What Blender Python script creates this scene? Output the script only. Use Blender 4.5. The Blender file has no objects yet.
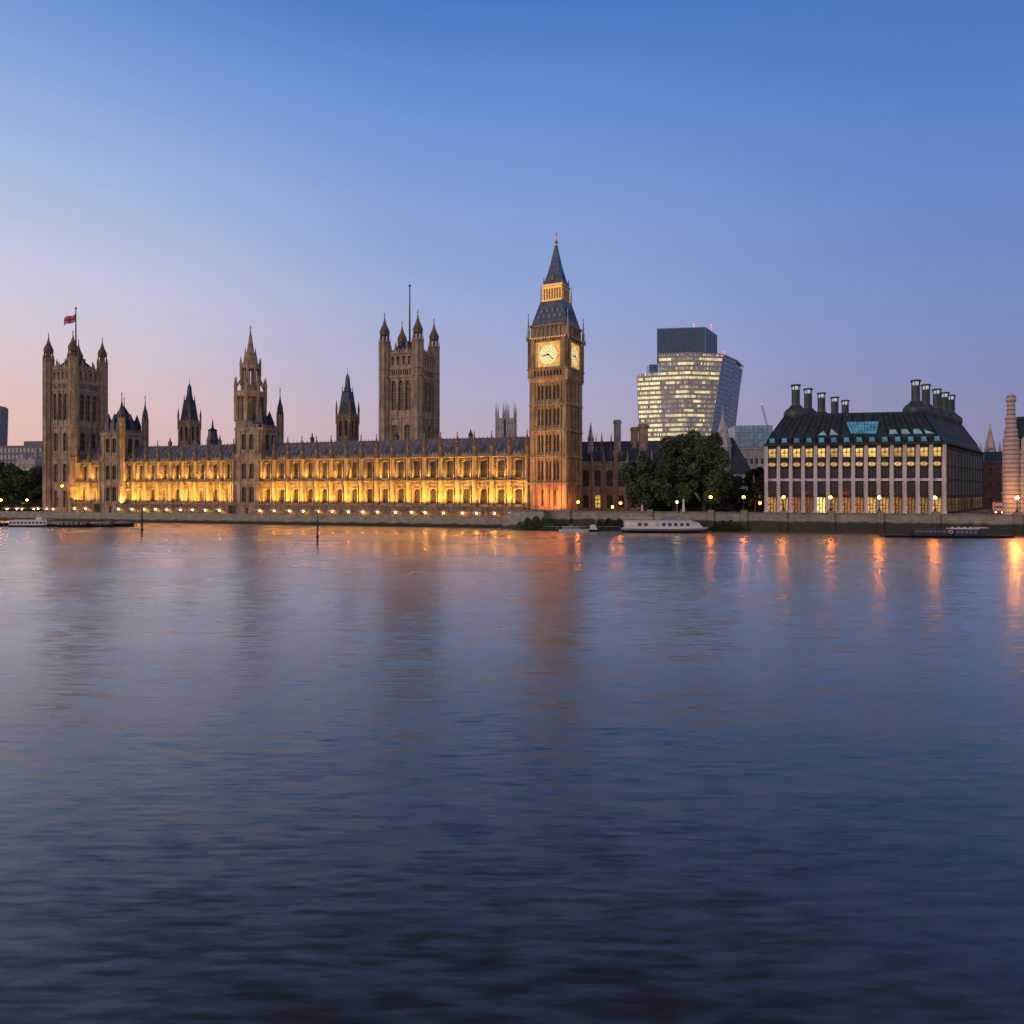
import bpy, bmesh, math, random
from mathutils import Matrix, Vector
R = math.radians
rnd = random.Random(7)
scene = bpy.context.scene
COL = scene.collection

# ------------------------------------------------------------------ camera
CAM_Z, FPX, HOR = 13.3, 700.0, 490.0          # eye height, focal length and horizon in pixels of a 1024 frame
cd = bpy.data.cameras.new('camera')
cd.sensor_width = 36.0
cd.lens = 36.0 * FPX / 1024.0
cd.shift_y = -(512.0 - HOR) / 1024.0
cd.clip_start = 0.5
cd.clip_end = 9000
cam = bpy.data.objects.new('camera', cd)
COL.objects.link(cam)
cam.location = (0, 0, CAM_Z)
cam.rotation_euler = (R(90), 0, 0)
scene.camera = cam


def ux(px): return (px - 512.0) / FPX
def at(px, Y, z=0.0): return Vector((ux(px) * Y, Y, z))
def hz(py, Y): return CAM_Z + (HOR - py) / FPX * Y


# ------------------------------------------------------------------ sky (dusk, afterglow low on the left)
world = bpy.data.worlds.new('World')
scene.world = world
world.use_nodes = True
wt = world.node_tree
wt.nodes.clear()
def wn(t): return wt.nodes.new(t)
def s2l(c): return tuple((v / 255.0 / 12.92) if v / 255.0 <= 0.04045 else ((v / 255.0 + 0.055) / 1.055) ** 2.4 for v in c)
tc = wn('ShaderNodeTexCoord')
sep = wn('ShaderNodeSeparateXYZ')
wt.links.new(tc.outputs['Generated'], sep.inputs[0])
def ramp(tree, stops):
    n = tree.nodes.new('ShaderNodeValToRGB')
    el = n.color_ramp.elements
    while len(el) > 1: el.remove(el[-1])
    el[0].position = stops[0][0]
    el[0].color = (*stops[0][1], 1)
    for p, c in stops[1:]:
        e = el.new(p)
        e.color = (*c, 1)
    return n
ZEN = [(0.63, (56, 66, 90)), (0.72, (44, 50, 66)), (1.0, (38, 42, 54))]
SKY_L = [(0.0, (228, 180, 165)), (0.09, (231, 194, 185)), (0.17, (222, 203, 209)), (0.26, (203, 204, 225)), (0.36, (170, 190, 226)), (0.47, (128, 164, 218)), (0.57, (88, 136, 200))] + ZEN
SKY_C = [(0.0, (186, 166, 178)), (0.09, (182, 170, 190)), (0.17, (168, 170, 205)), (0.26, (150, 168, 213)), (0.36, (132, 160, 214)), (0.47, (106, 146, 211)), (0.57, (74, 124, 197))] + ZEN
SKY_R = [(0.0, (142, 137, 165)), (0.09, (138, 140, 178)), (0.17, (127, 141, 189)), (0.26, (113, 139, 196)), (0.38, (94, 132, 197)), (0.48, (76, 122, 190)), (0.57, (64, 112, 184))] + ZEN
ramps = []
for st in (SKY_L, SKY_C, SKY_R):
    r_ = ramp(wt, [(p, s2l(c)) for p, c in st])
    wt.links.new(sep.outputs['Z'], r_.inputs['Fac'])
    ramps.append(r_)
def wmap(a0, a1, src):
    m = wn('ShaderNodeMapRange')
    m.interpolation_type = 'SMOOTHSTEP'
    m.inputs['From Min'].default_value = a0
    m.inputs['From Max'].default_value = a1
    wt.links.new(src, m.inputs['Value'])
    return m.outputs['Result']
def wmix(f, a, b):
    m = wn('ShaderNodeMix')
    m.data_type = 'RGBA'
    wt.links.new(f, m.inputs['Factor'])
    wt.links.new(a, m.inputs['A'])
    wt.links.new(b, m.inputs['B'])
    return m.outputs['Result']
c1 = wmix(wmap(-0.72, 0.02, sep.outputs['X']), ramps[0].outputs[0], ramps[1].outputs[0])
c2 = wmix(wmap(-0.05, 0.62, sep.outputs['X']), c1, ramps[2].outputs[0])
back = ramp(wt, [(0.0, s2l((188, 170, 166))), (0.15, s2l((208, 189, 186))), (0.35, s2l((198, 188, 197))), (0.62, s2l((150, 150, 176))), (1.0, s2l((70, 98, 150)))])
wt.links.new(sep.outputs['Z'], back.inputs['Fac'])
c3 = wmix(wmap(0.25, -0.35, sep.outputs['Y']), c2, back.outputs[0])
# thin high veil, barely there
nz = wn('ShaderNodeTexNoise')
nz.inputs['Scale'].default_value = 2.2
nz.inputs['Detail'].default_value = 5
mp = wn('ShaderNodeMapping')
mp.inputs['Scale'].default_value = (1, 1, 5)
wt.links.new(tc.outputs['Generated'], mp.inputs['Vector'])
wt.links.new(mp.outputs[0], nz.inputs['Vector'])
vm = wn('ShaderNodeMapRange')
vm.inputs['From Min'].default_value = 0.3
vm.inputs['From Max'].default_value = 0.7
vm.inputs['To Min'].default_value = 0.975
vm.inputs['To Max'].default_value = 1.025
wt.links.new(nz.outputs['Fac'], vm.inputs['Value'])
bg = wn('ShaderNodeBackground')
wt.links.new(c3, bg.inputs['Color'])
wt.links.new(vm.outputs[0], bg.inputs['Strength'])
wo = wn('ShaderNodeOutputWorld')
wt.links.new(bg.outputs[0], wo.inputs['Surface'])

# the last glow of a sun already down, soft and weak
sl = bpy.data.lights.new('sun', 'SUN')
sl.energy = 0.9
sl.angle = R(25)
sl.color = (1.0, 0.72, 0.6)
so = bpy.data.objects.new('sun', sl)
COL.objects.link(so)
so.rotation_euler = Vector((0.80, 0.55, -0.22)).to_track_quat('-Z', 'Y').to_euler()

scene.view_settings.view_transform = 'Standard'
scene.view_settings.look = 'None'
scene.view_settings.exposure = 0
scene.view_settings.gamma = 1
scene.cycles.max_bounces = 5
scene.cycles.diffuse_bounces = 2
scene.cycles.glossy_bounces = 3
scene.cycles.transmission_bounces = 2
scene.cycles.sample_clamp_indirect = 40.0
scene.cycles.caustics_reflective = False
scene.cycles.caustics_refractive = False


# ------------------------------------------------------------------ materials
def new_mat(name):
    m = bpy.data.materials.new(name)
    m.use_nodes = True
    return m, m.node_tree, m.node_tree.nodes['Principled BSDF']

def noise(t, scale, detail=4, src=None, stretch=None):
    n = t.nodes.new('ShaderNodeTexNoise')
    n.inputs['Scale'].default_value = scale
    n.inputs['Detail'].default_value = detail
    c = t.nodes.new('ShaderNodeTexCoord')
    o = c.outputs['Object']
    if stretch:
        mp = t.nodes.new('ShaderNodeMapping')
        mp.inputs['Scale'].default_value = stretch
        t.links.new(o, mp.inputs['Vector'])
        o = mp.outputs[0]
    t.links.new(o, n.inputs['Vector'])
    return n

def mixc(t, f, a, b, mode='MIX'):
    m = t.nodes.new('ShaderNodeMix')
    m.data_type = 'RGBA'
    m.blend_type = mode
    for k, v in (('Factor', f), ('A', a), ('B', b)):
        if isinstance(v, (int, float)): m.inputs[k].default_value = v
        elif isinstance(v, tuple): m.inputs[k].default_value = (*v, 1)
        else: t.links.new(v, m.inputs[k])
    return m.outputs['Result']

def stone(name, a, b, scale=0.35, rough=0.85, courses=0.6, bump=0.25):
    """weathered masonry: two tones in patches, fine grain, faint courses, rain streaks"""
    m, t, p = new_mat(name)
    big = noise(t, scale, 5)
    fine = noise(t, 3.0, 3)
    streak = noise(t, 1.0, 4, stretch=(1.2, 1.2, 0.10))
    rp = ramp(t, [(0.32, a), (0.68, b)])
    t.links.new(big.outputs['Fac'], rp.inputs['Fac'])
    r2 = ramp(t, [(0.35, (0.62, 0.6, 0.6)), (0.62, (1.08, 1.05, 1.0))])
    t.links.new(streak.outputs['Fac'], r2.inputs['Fac'])
    c = mixc(t, 1.0, rp.outputs[0], r2.outputs[0], 'MULTIPLY')
    r3 = ramp(t, [(0.3, (0.75, 0.75, 0.75)), (0.7, (1.15, 1.15, 1.15))])
    t.links.new(fine.outputs['Fac'], r3.inputs['Fac'])
    c = mixc(t, 0.8, c, r3.outputs[0], 'MULTIPLY')
    sp = t.nodes.new('ShaderNodeSeparateXYZ')
    tcn = t.nodes.new('ShaderNodeTexCoord')
    t.links.new(tcn.outputs['Object'], sp.inputs[0])
    mth = t.nodes.new('ShaderNodeMath')
    mth.operation = 'MODULO'
    mth.inputs[1].default_value = courses
    t.links.new(sp.outputs['Z'], mth.inputs[0])
    gt = t.nodes.new('ShaderNodeMath')
    gt.operation = 'LESS_THAN'
    gt.inputs[1].default_value = 0.06
    t.links.new(mth.outputs[0], gt.inputs[0])
    c = mixc(t, gt.outputs[0], c, mixc(t, 1.0, c, (0.6, 0.6, 0.6), 'MULTIPLY'))
    t.links.new(c, p.inputs['Base Color'])
    p.inputs['Roughness'].default_value = rough
    p.inputs['Specular IOR Level'].default_value = .15
    bp = t.nodes.new('ShaderNodeBump')
    bp.inputs['Strength'].default_value = bump
    bp.inputs['Distance'].default_value = 0.2
    t.links.new(fine.outputs['Fac'], bp.inputs['Height'])
    t.links.new(bp.outputs[0], p.inputs['Normal'])
    return m

def plain(name, col, rough=0.6, metal=0.0, var=0.25, scale=0.8, coat=0.0):
    m, t, p = new_mat(name)
    n = noise(t, scale, 4)
    rp = ramp(t, [(0.3, tuple(v * (1 - var) for v in col)), (0.7, tuple(min(1, v * (1 + var)) for v in col))])
    t.links.new(n.outputs['Fac'], rp.inputs['Fac'])
    t.links.new(rp.outputs[0], p.inputs['Base Color'])
    p.inputs['Roughness'].default_value = rough
    p.inputs['Metallic'].default_value = metal
    if coat: p.inputs['Coat Weight'].default_value = coat
    return m

def slate(name, col, rough=0.45, w=1.0):
    """roofing in narrow sheets or courses, each a little different"""
    m, t, p = new_mat(name)
    c = t.nodes.new('ShaderNodeTexCoord')
    br = t.nodes.new('ShaderNodeTexBrick')
    br.inputs['Scale'].default_value = 1.0
    br.inputs['Brick Width'].default_value = w
    br.inputs['Row Height'].default_value = w * 0.9
    br.inputs['Mortar Size'].default_value = 0.04
    br.inputs['Color1'].default_value = (*[v * 0.75 for v in col], 1)
    br.inputs['Color2'].default_value = (*[v * 1.25 for v in col], 1)
    br.inputs['Mortar'].default_value = (*[v * 0.4 for v in col], 1)
    mp = t.nodes.new('ShaderNodeMapping')
    mp.inputs['Rotation'].default_value = (R(90), 0, 0)
    t.links.new(c.outputs['Object'], mp.inputs['Vector'])
    t.links.new(mp.outputs[0], br.inputs['Vector'])
    n = noise(t, 0.5, 4)
    r2 = ramp(t, [(0.3, (0.7, 0.7, 0.72)), (0.7, (1.2, 1.2, 1.2))])
    t.links.new(n.outputs['Fac'], r2.inputs['Fac'])
    t.links.new(mixc(t, 1.0, br.outputs['Color'], r2.outputs[0], 'MULTIPLY'), p.inputs['Base Color'])
    p.inputs['Roughness'].default_value = rough
    return m

def glow(name, col, strength, var=0.0, scale=0.6, base=(0.05, 0.05, 0.05)):
    """something that gives off light: a lamp or a lit window, uneven inside when var > 0"""
    m, t, p = new_mat(name)
    p.inputs['Base Color'].default_value = (*base, 1)
    p.inputs['Roughness'].default_value = 0.4
    p.inputs['Emission Color'].default_value = (*col, 1)
    p.inputs['Emission Strength'].default_value = strength
    if var:
        n = noise(t, scale, 3)
        mr = t.nodes.new('ShaderNodeMapRange')
        mr.inputs['From Min'].default_value = 0.3
        mr.inputs['From Max'].default_value = 0.7
        mr.inputs['To Min'].default_value = strength * (1 - var)
        mr.inputs['To Max'].default_value = strength * (1 + var)
        t.links.new(n.outputs['Fac'], mr.inputs['Value'])
        oi = t.nodes.new('ShaderNodeObjectInfo')
        m2 = t.nodes.new('ShaderNodeMapRange')
        m2.inputs['To Min'].default_value = 1 - var * .6
        m2.inputs['To Max'].default_value = 1 + var * .6
        t.links.new(oi.outputs['Random'], m2.inputs['Value'])
        mu = t.nodes.new('ShaderNodeMath')
        mu.operation = 'MULTIPLY'
        t.links.new(mr.outputs[0], mu.inputs[0])
        t.links.new(m2.outputs[0], mu.inputs[1])
        t.links.new(mu.outputs[0], p.inputs['Emission Strength'])
    return m

def glass(name, col, rough=0.12, spec=0.6):
    m, t, p = new_mat(name)
    n = noise(t, 0.35, 2)
    rp = ramp(t, [(0.35, tuple(v * 0.7 for v in col)), (0.65, tuple(v * 1.3 for v in col))])
    t.links.new(n.outputs['Fac'], rp.inputs['Fac'])
    t.links.new(rp.outputs[0], p.inputs['Base Color'])
    p.inputs['Roughness'].default_value = rough
    p.inputs['Specular IOR Level'].default_value = spec
    return m

M = {}
M['stone'] = stone('honey_limestone', (0.32, 0.235, 0.15), (0.54, 0.41, 0.27))
M['stone_dark'] = stone('dark_limestone', (0.17, 0.13, 0.10), (0.34, 0.27, 0.20))
M['stone_tower'] = stone('tower_limestone', (0.33, 0.25, 0.18), (0.57, 0.45, 0.33))
M['stone_clock'] = stone('clock_tower_stone', (0.34, 0.235, 0.135), (0.58, 0.42, 0.25))
M['stone_pale'] = stone('pale_stone', (0.40, 0.36, 0.36), (0.62, 0.57, 0.56))
M['roof'] = slate('cast_iron_roof', (0.17, 0.165, 0.185), 0.5, 1.1)
M['roof_dark'] = slate('dark_slate', (0.045, 0.052, 0.075), 0.5, 0.7)
M['verdigris'] = slate('verdigris_roof', (0.035, 0.085, 0.10), 0.5, 0.8)
M['roof_clock'] = slate('clock_tower_iron', (0.10, 0.135, 0.19), 0.42, 0.8)
M['iron'] = plain('black_iron', (0.02, 0.022, 0.026), 0.5, 0.3)
M['gold'] = plain('gilding', (0.62, 0.38, 0.10), 0.4, 0.6, 0.15)
M['glass'] = glass('leaded_glass', (0.03, 0.025, 0.025), 0.35, .22)
M['leading'] = plain('window_leading', (.10, .075, .06), .8)
M['glass_lit'] = glow('warm_lit_glass', (1.0, 0.55, 0.14), 0.55, 0.7, 0.5)
M['glass_dim'] = glow('dim_lit_glass', (1.0, 0.5, 0.2), 0.10, 0.8, 0.7, base=(0.04, 0.03, 0.03))

# ------------------------------------------------------------------ mesh builder and scene tree
ZB = {}

class MB:
    def __init__(s):
        s.v, s.f, s.m, s.T, s.mi = [], [], [], None, 0
    def add(s, vs, fs):
        b = len(s.v)
        if s.T is not None: vs = [tuple(s.T @ Vector(v)) for v in vs]
        s.v.extend(vs)
        s.f.extend([tuple(i + b for i in f) for f in fs])
        s.m.extend([s.mi] * len(fs))
    def box(s, x0, x1, y0, y1, z0, z1):
        s.add([(x0, y0, z0), (x1, y0, z0), (x1, y1, z0), (x0, y1, z0), (x0, y0, z1), (x1, y0, z1), (x1, y1, z1), (x0, y1, z1)],
              [(0, 3, 2, 1), (4, 5, 6, 7), (0, 1, 5, 4), (1, 2, 6, 5), (2, 3, 7, 6), (3, 0, 4, 7)])
    def cbox(s, cx, cy, w, d, z0, z1):
        s.box(cx - w / 2, cx + w / 2, cy - d / 2, cy + d / 2, z0, z1)
    def loft(s, rings, cap=True):
        n = len(rings[0])
        vs = [tuple(p) for r in rings for p in r]
        fs = []
        for k in range(len(rings) - 1):
            for i in range(n):
                j = (i + 1) % n
                fs.append((k * n + i, k * n + j, (k + 1) * n + j, (k + 1) * n + i))
        if cap:
            fs.append(tuple(range(n - 1, -1, -1)))
            fs.append(tuple((len(rings) - 1) * n + i for i in range(n)))
        s.add(vs, fs)
    def lathe(s, cx, cy, prof, n=8, rot=None):
        rot = math.pi / n if rot is None else rot
        s.loft([[(cx + max(r, 0.01) * math.cos(rot + 2 * math.pi * i / n), cy + max(r, 0.01) * math.sin(rot + 2 * math.pi * i / n), z) for i in range(n)] for r, z in prof])
    def sq(s, cx, cy, prof):
        """square lofts: (half width, z)"""
        s.loft([[(cx - h, cy - h, z), (cx + h, cy - h, z), (cx + h, cy + h, z), (cx - h, cy + h, z)] for h, z in prof])
    def ext(s, pts, y0, y1):
        n = len(pts)
        s.add([(x, y0, z) for x, z in pts] + [(x, y1, z) for x, z in pts],
              [tuple(range(n)), tuple(range(2 * n - 1, n - 1, -1))] + [(i, i + n, (i + 1) % n + n, (i + 1) % n) for i in range(n)])
    def plan(s, pts, z0, z1):
        s.loft([[(x, y, z0) for x, y in pts], [(x, y, z1) for x, y in pts]])
    def tube(s, p, q, r, n=6, r2=None):
        p, q = Vector(p), Vector(q)
        d = (q - p)
        if d.length < 1e-6: return
        a = d.orthogonal().normalized()
        b = d.normalized().cross(a)
        r2 = r if r2 is None else r2
        s.loft([[tuple(c + (a * math.cos(2 * math.pi * i / n) + b * math.sin(2 * math.pi * i / n)) * rr) for i in range(n)] for c, rr in ((p, r), (q, r2))])
    def quad(s, a, b, c, d): s.add([tuple(a), tuple(b), tuple(c), tuple(d)], [(0, 1, 2, 3)])
    def ball(s, c, r, n=8, k=5, sz=1.0):
        s.lathe(c[0], c[1], [(r * math.sin(math.pi * i / k), c[2] - r * sz * math.cos(math.pi * i / k)) for i in range(k + 1)], n)
    def mesh(s, name, mats, smooth=False):
        me = bpy.data.meshes.new(name)
        me.from_pydata(s.v, [], s.f)
        for mt in (mats if isinstance(mats, (list, tuple)) else [mats]): me.materials.append(mt)
        me.polygons.foreach_set('material_index', s.m)
        bm = bmesh.new()
        bm.from_mesh(me)
        bmesh.ops.recalc_face_normals(bm, faces=bm.faces)
        bm.to_mesh(me)
        bm.free()
        if smooth:
            me.polygons.foreach_set('use_smooth', [True] * len(me.polygons))
            try: me.set_sharp_from_angle(angle=R(40))
            except Exception: pass
        me.update()
        return me
    def build(s, name, mats, parent=None, smooth=False):
        return put(s.mesh(name, mats, smooth), name, parent)

def put(me, name, parent=None, loc=(0, 0, 0), rz=0.0, absz=True):
    """link one mesh object; heights are absolute, so a direct part drops by its thing's base height"""
    o = bpy.data.objects.new(name, me)
    COL.objects.link(o)
    o.parent = parent
    o.location = loc
    if parent is not None and parent.name in ZB: o.location.z -= ZB[parent.name]
    o.rotation_euler.z = rz
    return o

def tag(o, label=None, cat=None, group=None, kind=None):
    if label: o['label'] = label
    if cat: o['category'] = cat
    if group: o['group'] = group
    if kind: o['kind'] = kind
    return o

def thing(name, loc, rz, label, cat, group=None):
    o = bpy.data.objects.new(name, None)
    COL.objects.link(o)
    o.empty_display_size = 1
    o.location = loc
    o.rotation_euler.z = rz
    ZB[o.name] = loc[2]
    return tag(o, label, cat, group)

def copy_tree(o, parent=None):
    c = o.copy()
    COL.objects.link(c)
    c.parent = parent
    if o.name in ZB: ZB[c.name] = ZB[o.name]
    for ch in list(o.children): copy_tree(ch, c)
    return c

def row(mb, x0, x1, z0, z1, y, th, ops, n=5):
    """a wall strip with openings (centre, width, sill, head, arch rise), built from butted pieces"""
    cur = x0
    for cx, w, za, zb, ah in sorted(ops):
        l, r = cx - w / 2, cx + w / 2
        if l > cur + 1e-4: mb.box(cur, l, y, y + th, z0, z1)
        if za > z0 + 1e-4: mb.box(l, r, y, y + th, z0, za)
        if zb < z1 - 1e-4: mb.box(l, r, y, y + th, zb, z1)
        if ah > 0:
            arc = [(l + w / 2 * (i / n) ** 1.6, zb - ah + ah * math.sin(math.pi / 2 * (i / n)) ** 0.9) for i in range(n + 1)]
            mb.ext(arc + [(l, zb)], y + 0.02, y + th - 0.02)
            mb.ext([(2 * cx - a, b) for a, b in arc] + [(r, zb)], y + 0.02, y + th - 0.02)
        cur = r
    if cur < x1 - 1e-4: mb.box(cur, x1, y, y + th, z0, z1)

def window_mesh(name, w, h, nl, nt, gl, fr, bar=0.14):
    """one window, its foot at z = 0, glass at y = 0, mullions and transoms in front"""
    b = MB()
    b.mi = 1
    b.quad((-w / 2 - .05, 0, -.05), (w / 2 + .05, 0, -.05), (w / 2 + .05, 0, h + .05), (-w / 2 - .05, 0, h + .05))
    b.mi = 0
    for i in range(nl + 1):
        x = -w / 2 + w * i / nl
        b.box(x - bar / 2, x + bar / 2, -.16, -.01, 0, h)
    for i in range(nt + 1):
        z = h * i / nt
        b.box(-w / 2, w / 2, -.13, -.012, z - bar / 2, z + bar / 2)
    return b.mesh(name, [fr, gl])

def face_T(k, off=0.0): return Matrix.Rotation(math.pi / 2 * k, 4, 'Z')
def face_put(me, name, parent, k, x, y, z):
    p = Matrix.Rotation(math.pi / 2 * k, 3, 'Z') @ Vector((x, y, z))
    return put(me, name, parent, p, math.pi / 2 * k)

# ------------------------------------------------------------------ water
WK, WY = 0.28, 246.0                                   # the far bank: Y = WY - WK * X
BANK = -math.atan(WK)
def bankY(X): return WY - WK * X
def bank_px(px): return WY / (1 + WK * ux(px))
m, t, p = new_mat('river_water')
M['water'] = m
n1 = noise(t, 0.11, 2, stretch=(0.4, 1.0, 1))
n2 = noise(t, 0.40, 3, stretch=(0.35, 1.0, 1))
n3 = noise(t, 1.15, 3, stretch=(0.16, 1.0, 1))
n4 = noise(t, 3.4, 2, stretch=(0.17, 1.0, 1))
slick = noise(t, 0.035, 4, stretch=(0.35, 1.0, 1))          # calm and ruffled patches, drawn out along the current
def mapr(src, a0, a1, b0, b1):
    q = t.nodes.new('ShaderNodeMapRange')
    for k, v in (('From Min', a0), ('From Max', a1), ('To Min', b0), ('To Max', b1)): q.inputs[k].default_value = v
    t.links.new(src, q.inputs['Value'])
    return q.outputs['Result']
# wave facets: slopes straight from the noise, so far ripples keep their spread instead of flattening out
acc = None
for nn, ax, ay0, ay1 in ((n1, .02, .02, .04), (n2, .04, .05, .11), (n3, .06, .09, .15), (n4, .13, .30, .44)):
    sb3 = t.nodes.new('ShaderNodeVectorMath'); sb3.operation = 'SUBTRACT'
    sb3.inputs[1].default_value = (.5, .5, .5)
    t.links.new(nn.outputs['Color'], sb3.inputs[0])
    cmb = t.nodes.new('ShaderNodeCombineXYZ')
    cmb.inputs['X'].default_value = ax
    t.links.new(mapr(slick.outputs['Fac'], .35, .65, ay0, ay1), cmb.inputs['Y'])
    ml = t.nodes.new('ShaderNodeVectorMath'); ml.operation = 'MULTIPLY'
    t.links.new(sb3.outputs[0], ml.inputs[0]); t.links.new(cmb.outputs[0], ml.inputs[1])
    if acc:
        ad_ = t.nodes.new('ShaderNodeVectorMath'); ad_.operation = 'ADD'
        t.links.new(acc, ad_.inputs[0]); t.links.new(ml.outputs[0], ad_.inputs[1])
        acc = ad_.outputs[0]
    else: acc = ml.outputs[0]
up = t.nodes.new('ShaderNodeVectorMath'); up.operation = 'ADD'
up.inputs[1].default_value = (0, -.024, 1)          # constant tilt so far water mirrors facade and sky over the dark bank
t.links.new(acc, up.inputs[0])
nz_ = t.nodes.new('ShaderNodeVectorMath'); nz_.operation = 'NORMALIZE'
t.links.new(up.outputs[0], nz_.inputs[0])
nrm = nz_.outputs[0]
gl = t.nodes.new('ShaderNodeBsdfGlossy')
gl.distribution = 'MULTI_GGX'
gl.inputs['Color'].default_value = (1.0, .91, .82, 1)      # silty river: the reflection loses a little blue
t.links.new(mapr(slick.outputs['Fac'],   .35, .65, .24, .30), gl.inputs['Roughness'])
t.links.new(nrm, gl.inputs['Normal'])
df = t.nodes.new('ShaderNodeBsdfDiffuse')
df.inputs['Color'].default_value = (0.024, 0.022, 0.020, 1)
frn = t.nodes.new('ShaderNodeFresnel')
frn.inputs['IOR'].default_value = 1.95
mxs = t.nodes.new('ShaderNodeMixShader')
fma = t.nodes.new('ShaderNodeMath')
fma.operation = 'MULTIPLY_ADD'
fma.use_clamp = True
fma.inputs[1].default_value = 1.75
fma.inputs[2].default_value = -.105
t.links.new(frn.outputs[0], fma.inputs[0])
t.links.new(fma.outputs[0], mxs.inputs[0])
t.links.new(df.outputs[0], mxs.inputs[1])
t.links.new(gl.outputs[0], mxs.inputs[2])
t.nodes.remove(p)
t.links.new(mxs.outputs[0], t.nodes['Material Output'].inputs['Surface'])
w = MB()
w.quad((-3000, -1500, 0), (3000, -1500, 0), (3000, bankY(3000) + 3, 0) if False else (900, bankY(900) + 3, 0), (-3000, bankY(-3000) + 3, 0))
w.v[1] = (900, -1500, 0)
tag(w.build('water', M['water']), kind='structure')

# ------------------------------------------------------------------ ground, road, pavement, terrace
PK = math.tan(R(19))
PX, PY = 0.0, 256.0
PROT = R(-19)
def pal(s, tt): return Vector((PX + s * math.cos(R(19)) + tt * math.sin(R(19)), PY - s * math.sin(R(19)) + tt * math.cos(R(19))))
GZ = 5.2
M['ground'] = stone('paved_ground', (0.10, 0.095, 0.085), (0.17, 0.16, 0.145), 0.2)
M['asphalt'] = plain('asphalt', (0.05, 0.05, 0.052), 0.85)
M['paving'] = stone('paving', (0.22, 0.2, 0.18), (0.33, 0.3, 0.27), 0.3)
g = MB()
pts = [(900, bankY(900) + 1.0), (10, bankY(10) + 1.0), (10, 256.0), (-900, 256.0 + 900 * PK), (-6000, 2500), (-6000, 7000), (6000, 7000), (6000, 1500)]
g.add([(x, y, GZ) for x, y in pts], [tuple(range(len(pts)))])
tag(g.build('ground', M['ground']), kind='structure')
tr = MB()
pts = [(10, bankY(10) + .8), (-900, bankY(-900) + .8), (-900, 256.0 + 900 * PK + 3), (10, 259)]
tr.plan(pts, 2.0, 3.0)
tag(tr.build('terrace', M['paving']), kind='structure')
rd = MB()
def off(X, d): return (X, bankY(X) + d)
rd.add([(*off(16, 4.5), GZ + .004), (*off(880, 4.5), GZ + .004), (*off(880, 13), GZ + .004), (*off(16, 13), GZ + .004)], [(0, 1, 2, 3)])
tag(rd.build('road', M['asphalt']), kind='structure')
pv = MB()
pv.plan([off(14, .9), off(880, .9), off(880, 4.4), off(14, 4.4)], GZ - .2, GZ + .13)
tag(pv.build('pavement', M['paving']), kind='structure')

# embankment walls --------------------------------------------------
for key, gname, tide_z in (('granite', 'embankment_granite', 3.9), ('granite_low', 'terrace_granite', 1.7)):
    m, t, p = new_mat(gname)
    M[key] = m
    big = noise(t, 0.5, 5)
    fine = noise(t, 4, 3)
    tide = noise(t, 0.25, 4, stretch=(1, 1, .3))
    rp = ramp(t, [(0.3, (0.27, 0.24, 0.18)), (0.7, (0.44, 0.40, 0.31))])
    t.links.new(big.outputs['Fac'], rp.inputs['Fac'])
    al = ramp(t, [(0.3, (0.018, 0.024, 0.012)), (0.7, (0.055, 0.06, 0.03))])
    t.links.new(fine.outputs['Fac'], al.inputs['Fac'])
    spz = t.nodes.new('ShaderNodeSeparateXYZ')
    tcn = t.nodes.new('ShaderNodeTexCoord')
    t.links.new(tcn.outputs['Object'], spz.inputs[0])
    ad = t.nodes.new('ShaderNodeMath'); ad.operation = 'MULTIPLY_ADD'; ad.inputs[1].default_value = 1.6
    t.links.new(tide.outputs['Fac'], ad.inputs[0]); t.links.new(spz.outputs['Z'], ad.inputs[2])
    mr = t.nodes.new('ShaderNodeMapRange'); mr.inputs['From Min'].default_value = tide_z + .5; mr.inputs['From Max'].default_value = tide_z
    t.links.new(ad.outputs[0], mr.inputs['Value'])
    br = t.nodes.new('ShaderNodeTexBrick'); br.inputs['Scale'].default_value = 1; br.inputs['Brick Width'].default_value = 1.6; br.inputs['Row Height'].default_value = 0.6; br.inputs['Mortar Size'].default_value = .04
    br.inputs['Color1'].default_value = (1, 1, 1, 1); br.inputs['Color2'].default_value = (.78, .78, .78, 1); br.inputs['Mortar'].default_value = (.45, .45, .45, 1)
    mpb = t.nodes.new('ShaderNodeMapping'); mpb.inputs['Rotation'].default_value = (R(90), 0, 0)
    t.links.new(tcn.outputs['Object'], mpb.inputs['Vector']); t.links.new(mpb.outputs[0], br.inputs['Vector'])
    c = mixc(t, 1.0, rp.outputs[0], br.outputs['Color'], 'MULTIPLY')
    c = mixc(t, mr.outputs[0], c, al.outputs[0])
    t.links.new(c, p.inputs['Base Color'])
    p.inputs['Roughness'].default_value = 0.7

cb = math.cos(BANK)
def bl(X): return X / cb          # along-bank coordinate of world X
ew = thing('embankment_wall', (0, WY, 0), BANK, 'tall granite river wall with a green tide line below the road on the right', 'river wall')
b = MB()
b.box(bl(11), bl(880), 0, 0.9, -1, 5.7)
b.box(bl(11), bl(880), -.25, 0, -1, 1.2)
b.build('wall', M['granite'], ew)
b = MB()
b.box(bl(11), bl(880), -.15, 1.0, 5.7, 6.2)
b.build('coping', M['paving'], ew)
LAMPS = [(711, 1.0), (744, .9), (784, 1.2), (831, 1.3), (880, 1.5), (936, 1.5), (1018, 2.6)]
pb = MB()
pb.box(-.9, .9, -.75, 1.1, -1, 6.45)
pb.box(-1.05, 1.05, -.9, 1.15, 6.45, 6.75)
pb.box(-.6, .6, -.95, -.75, 4.6, 6.1)
pm = pb.mesh('pier', M['granite'])
def bank_X(px): return ux(px) * bank_px(px)
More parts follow.
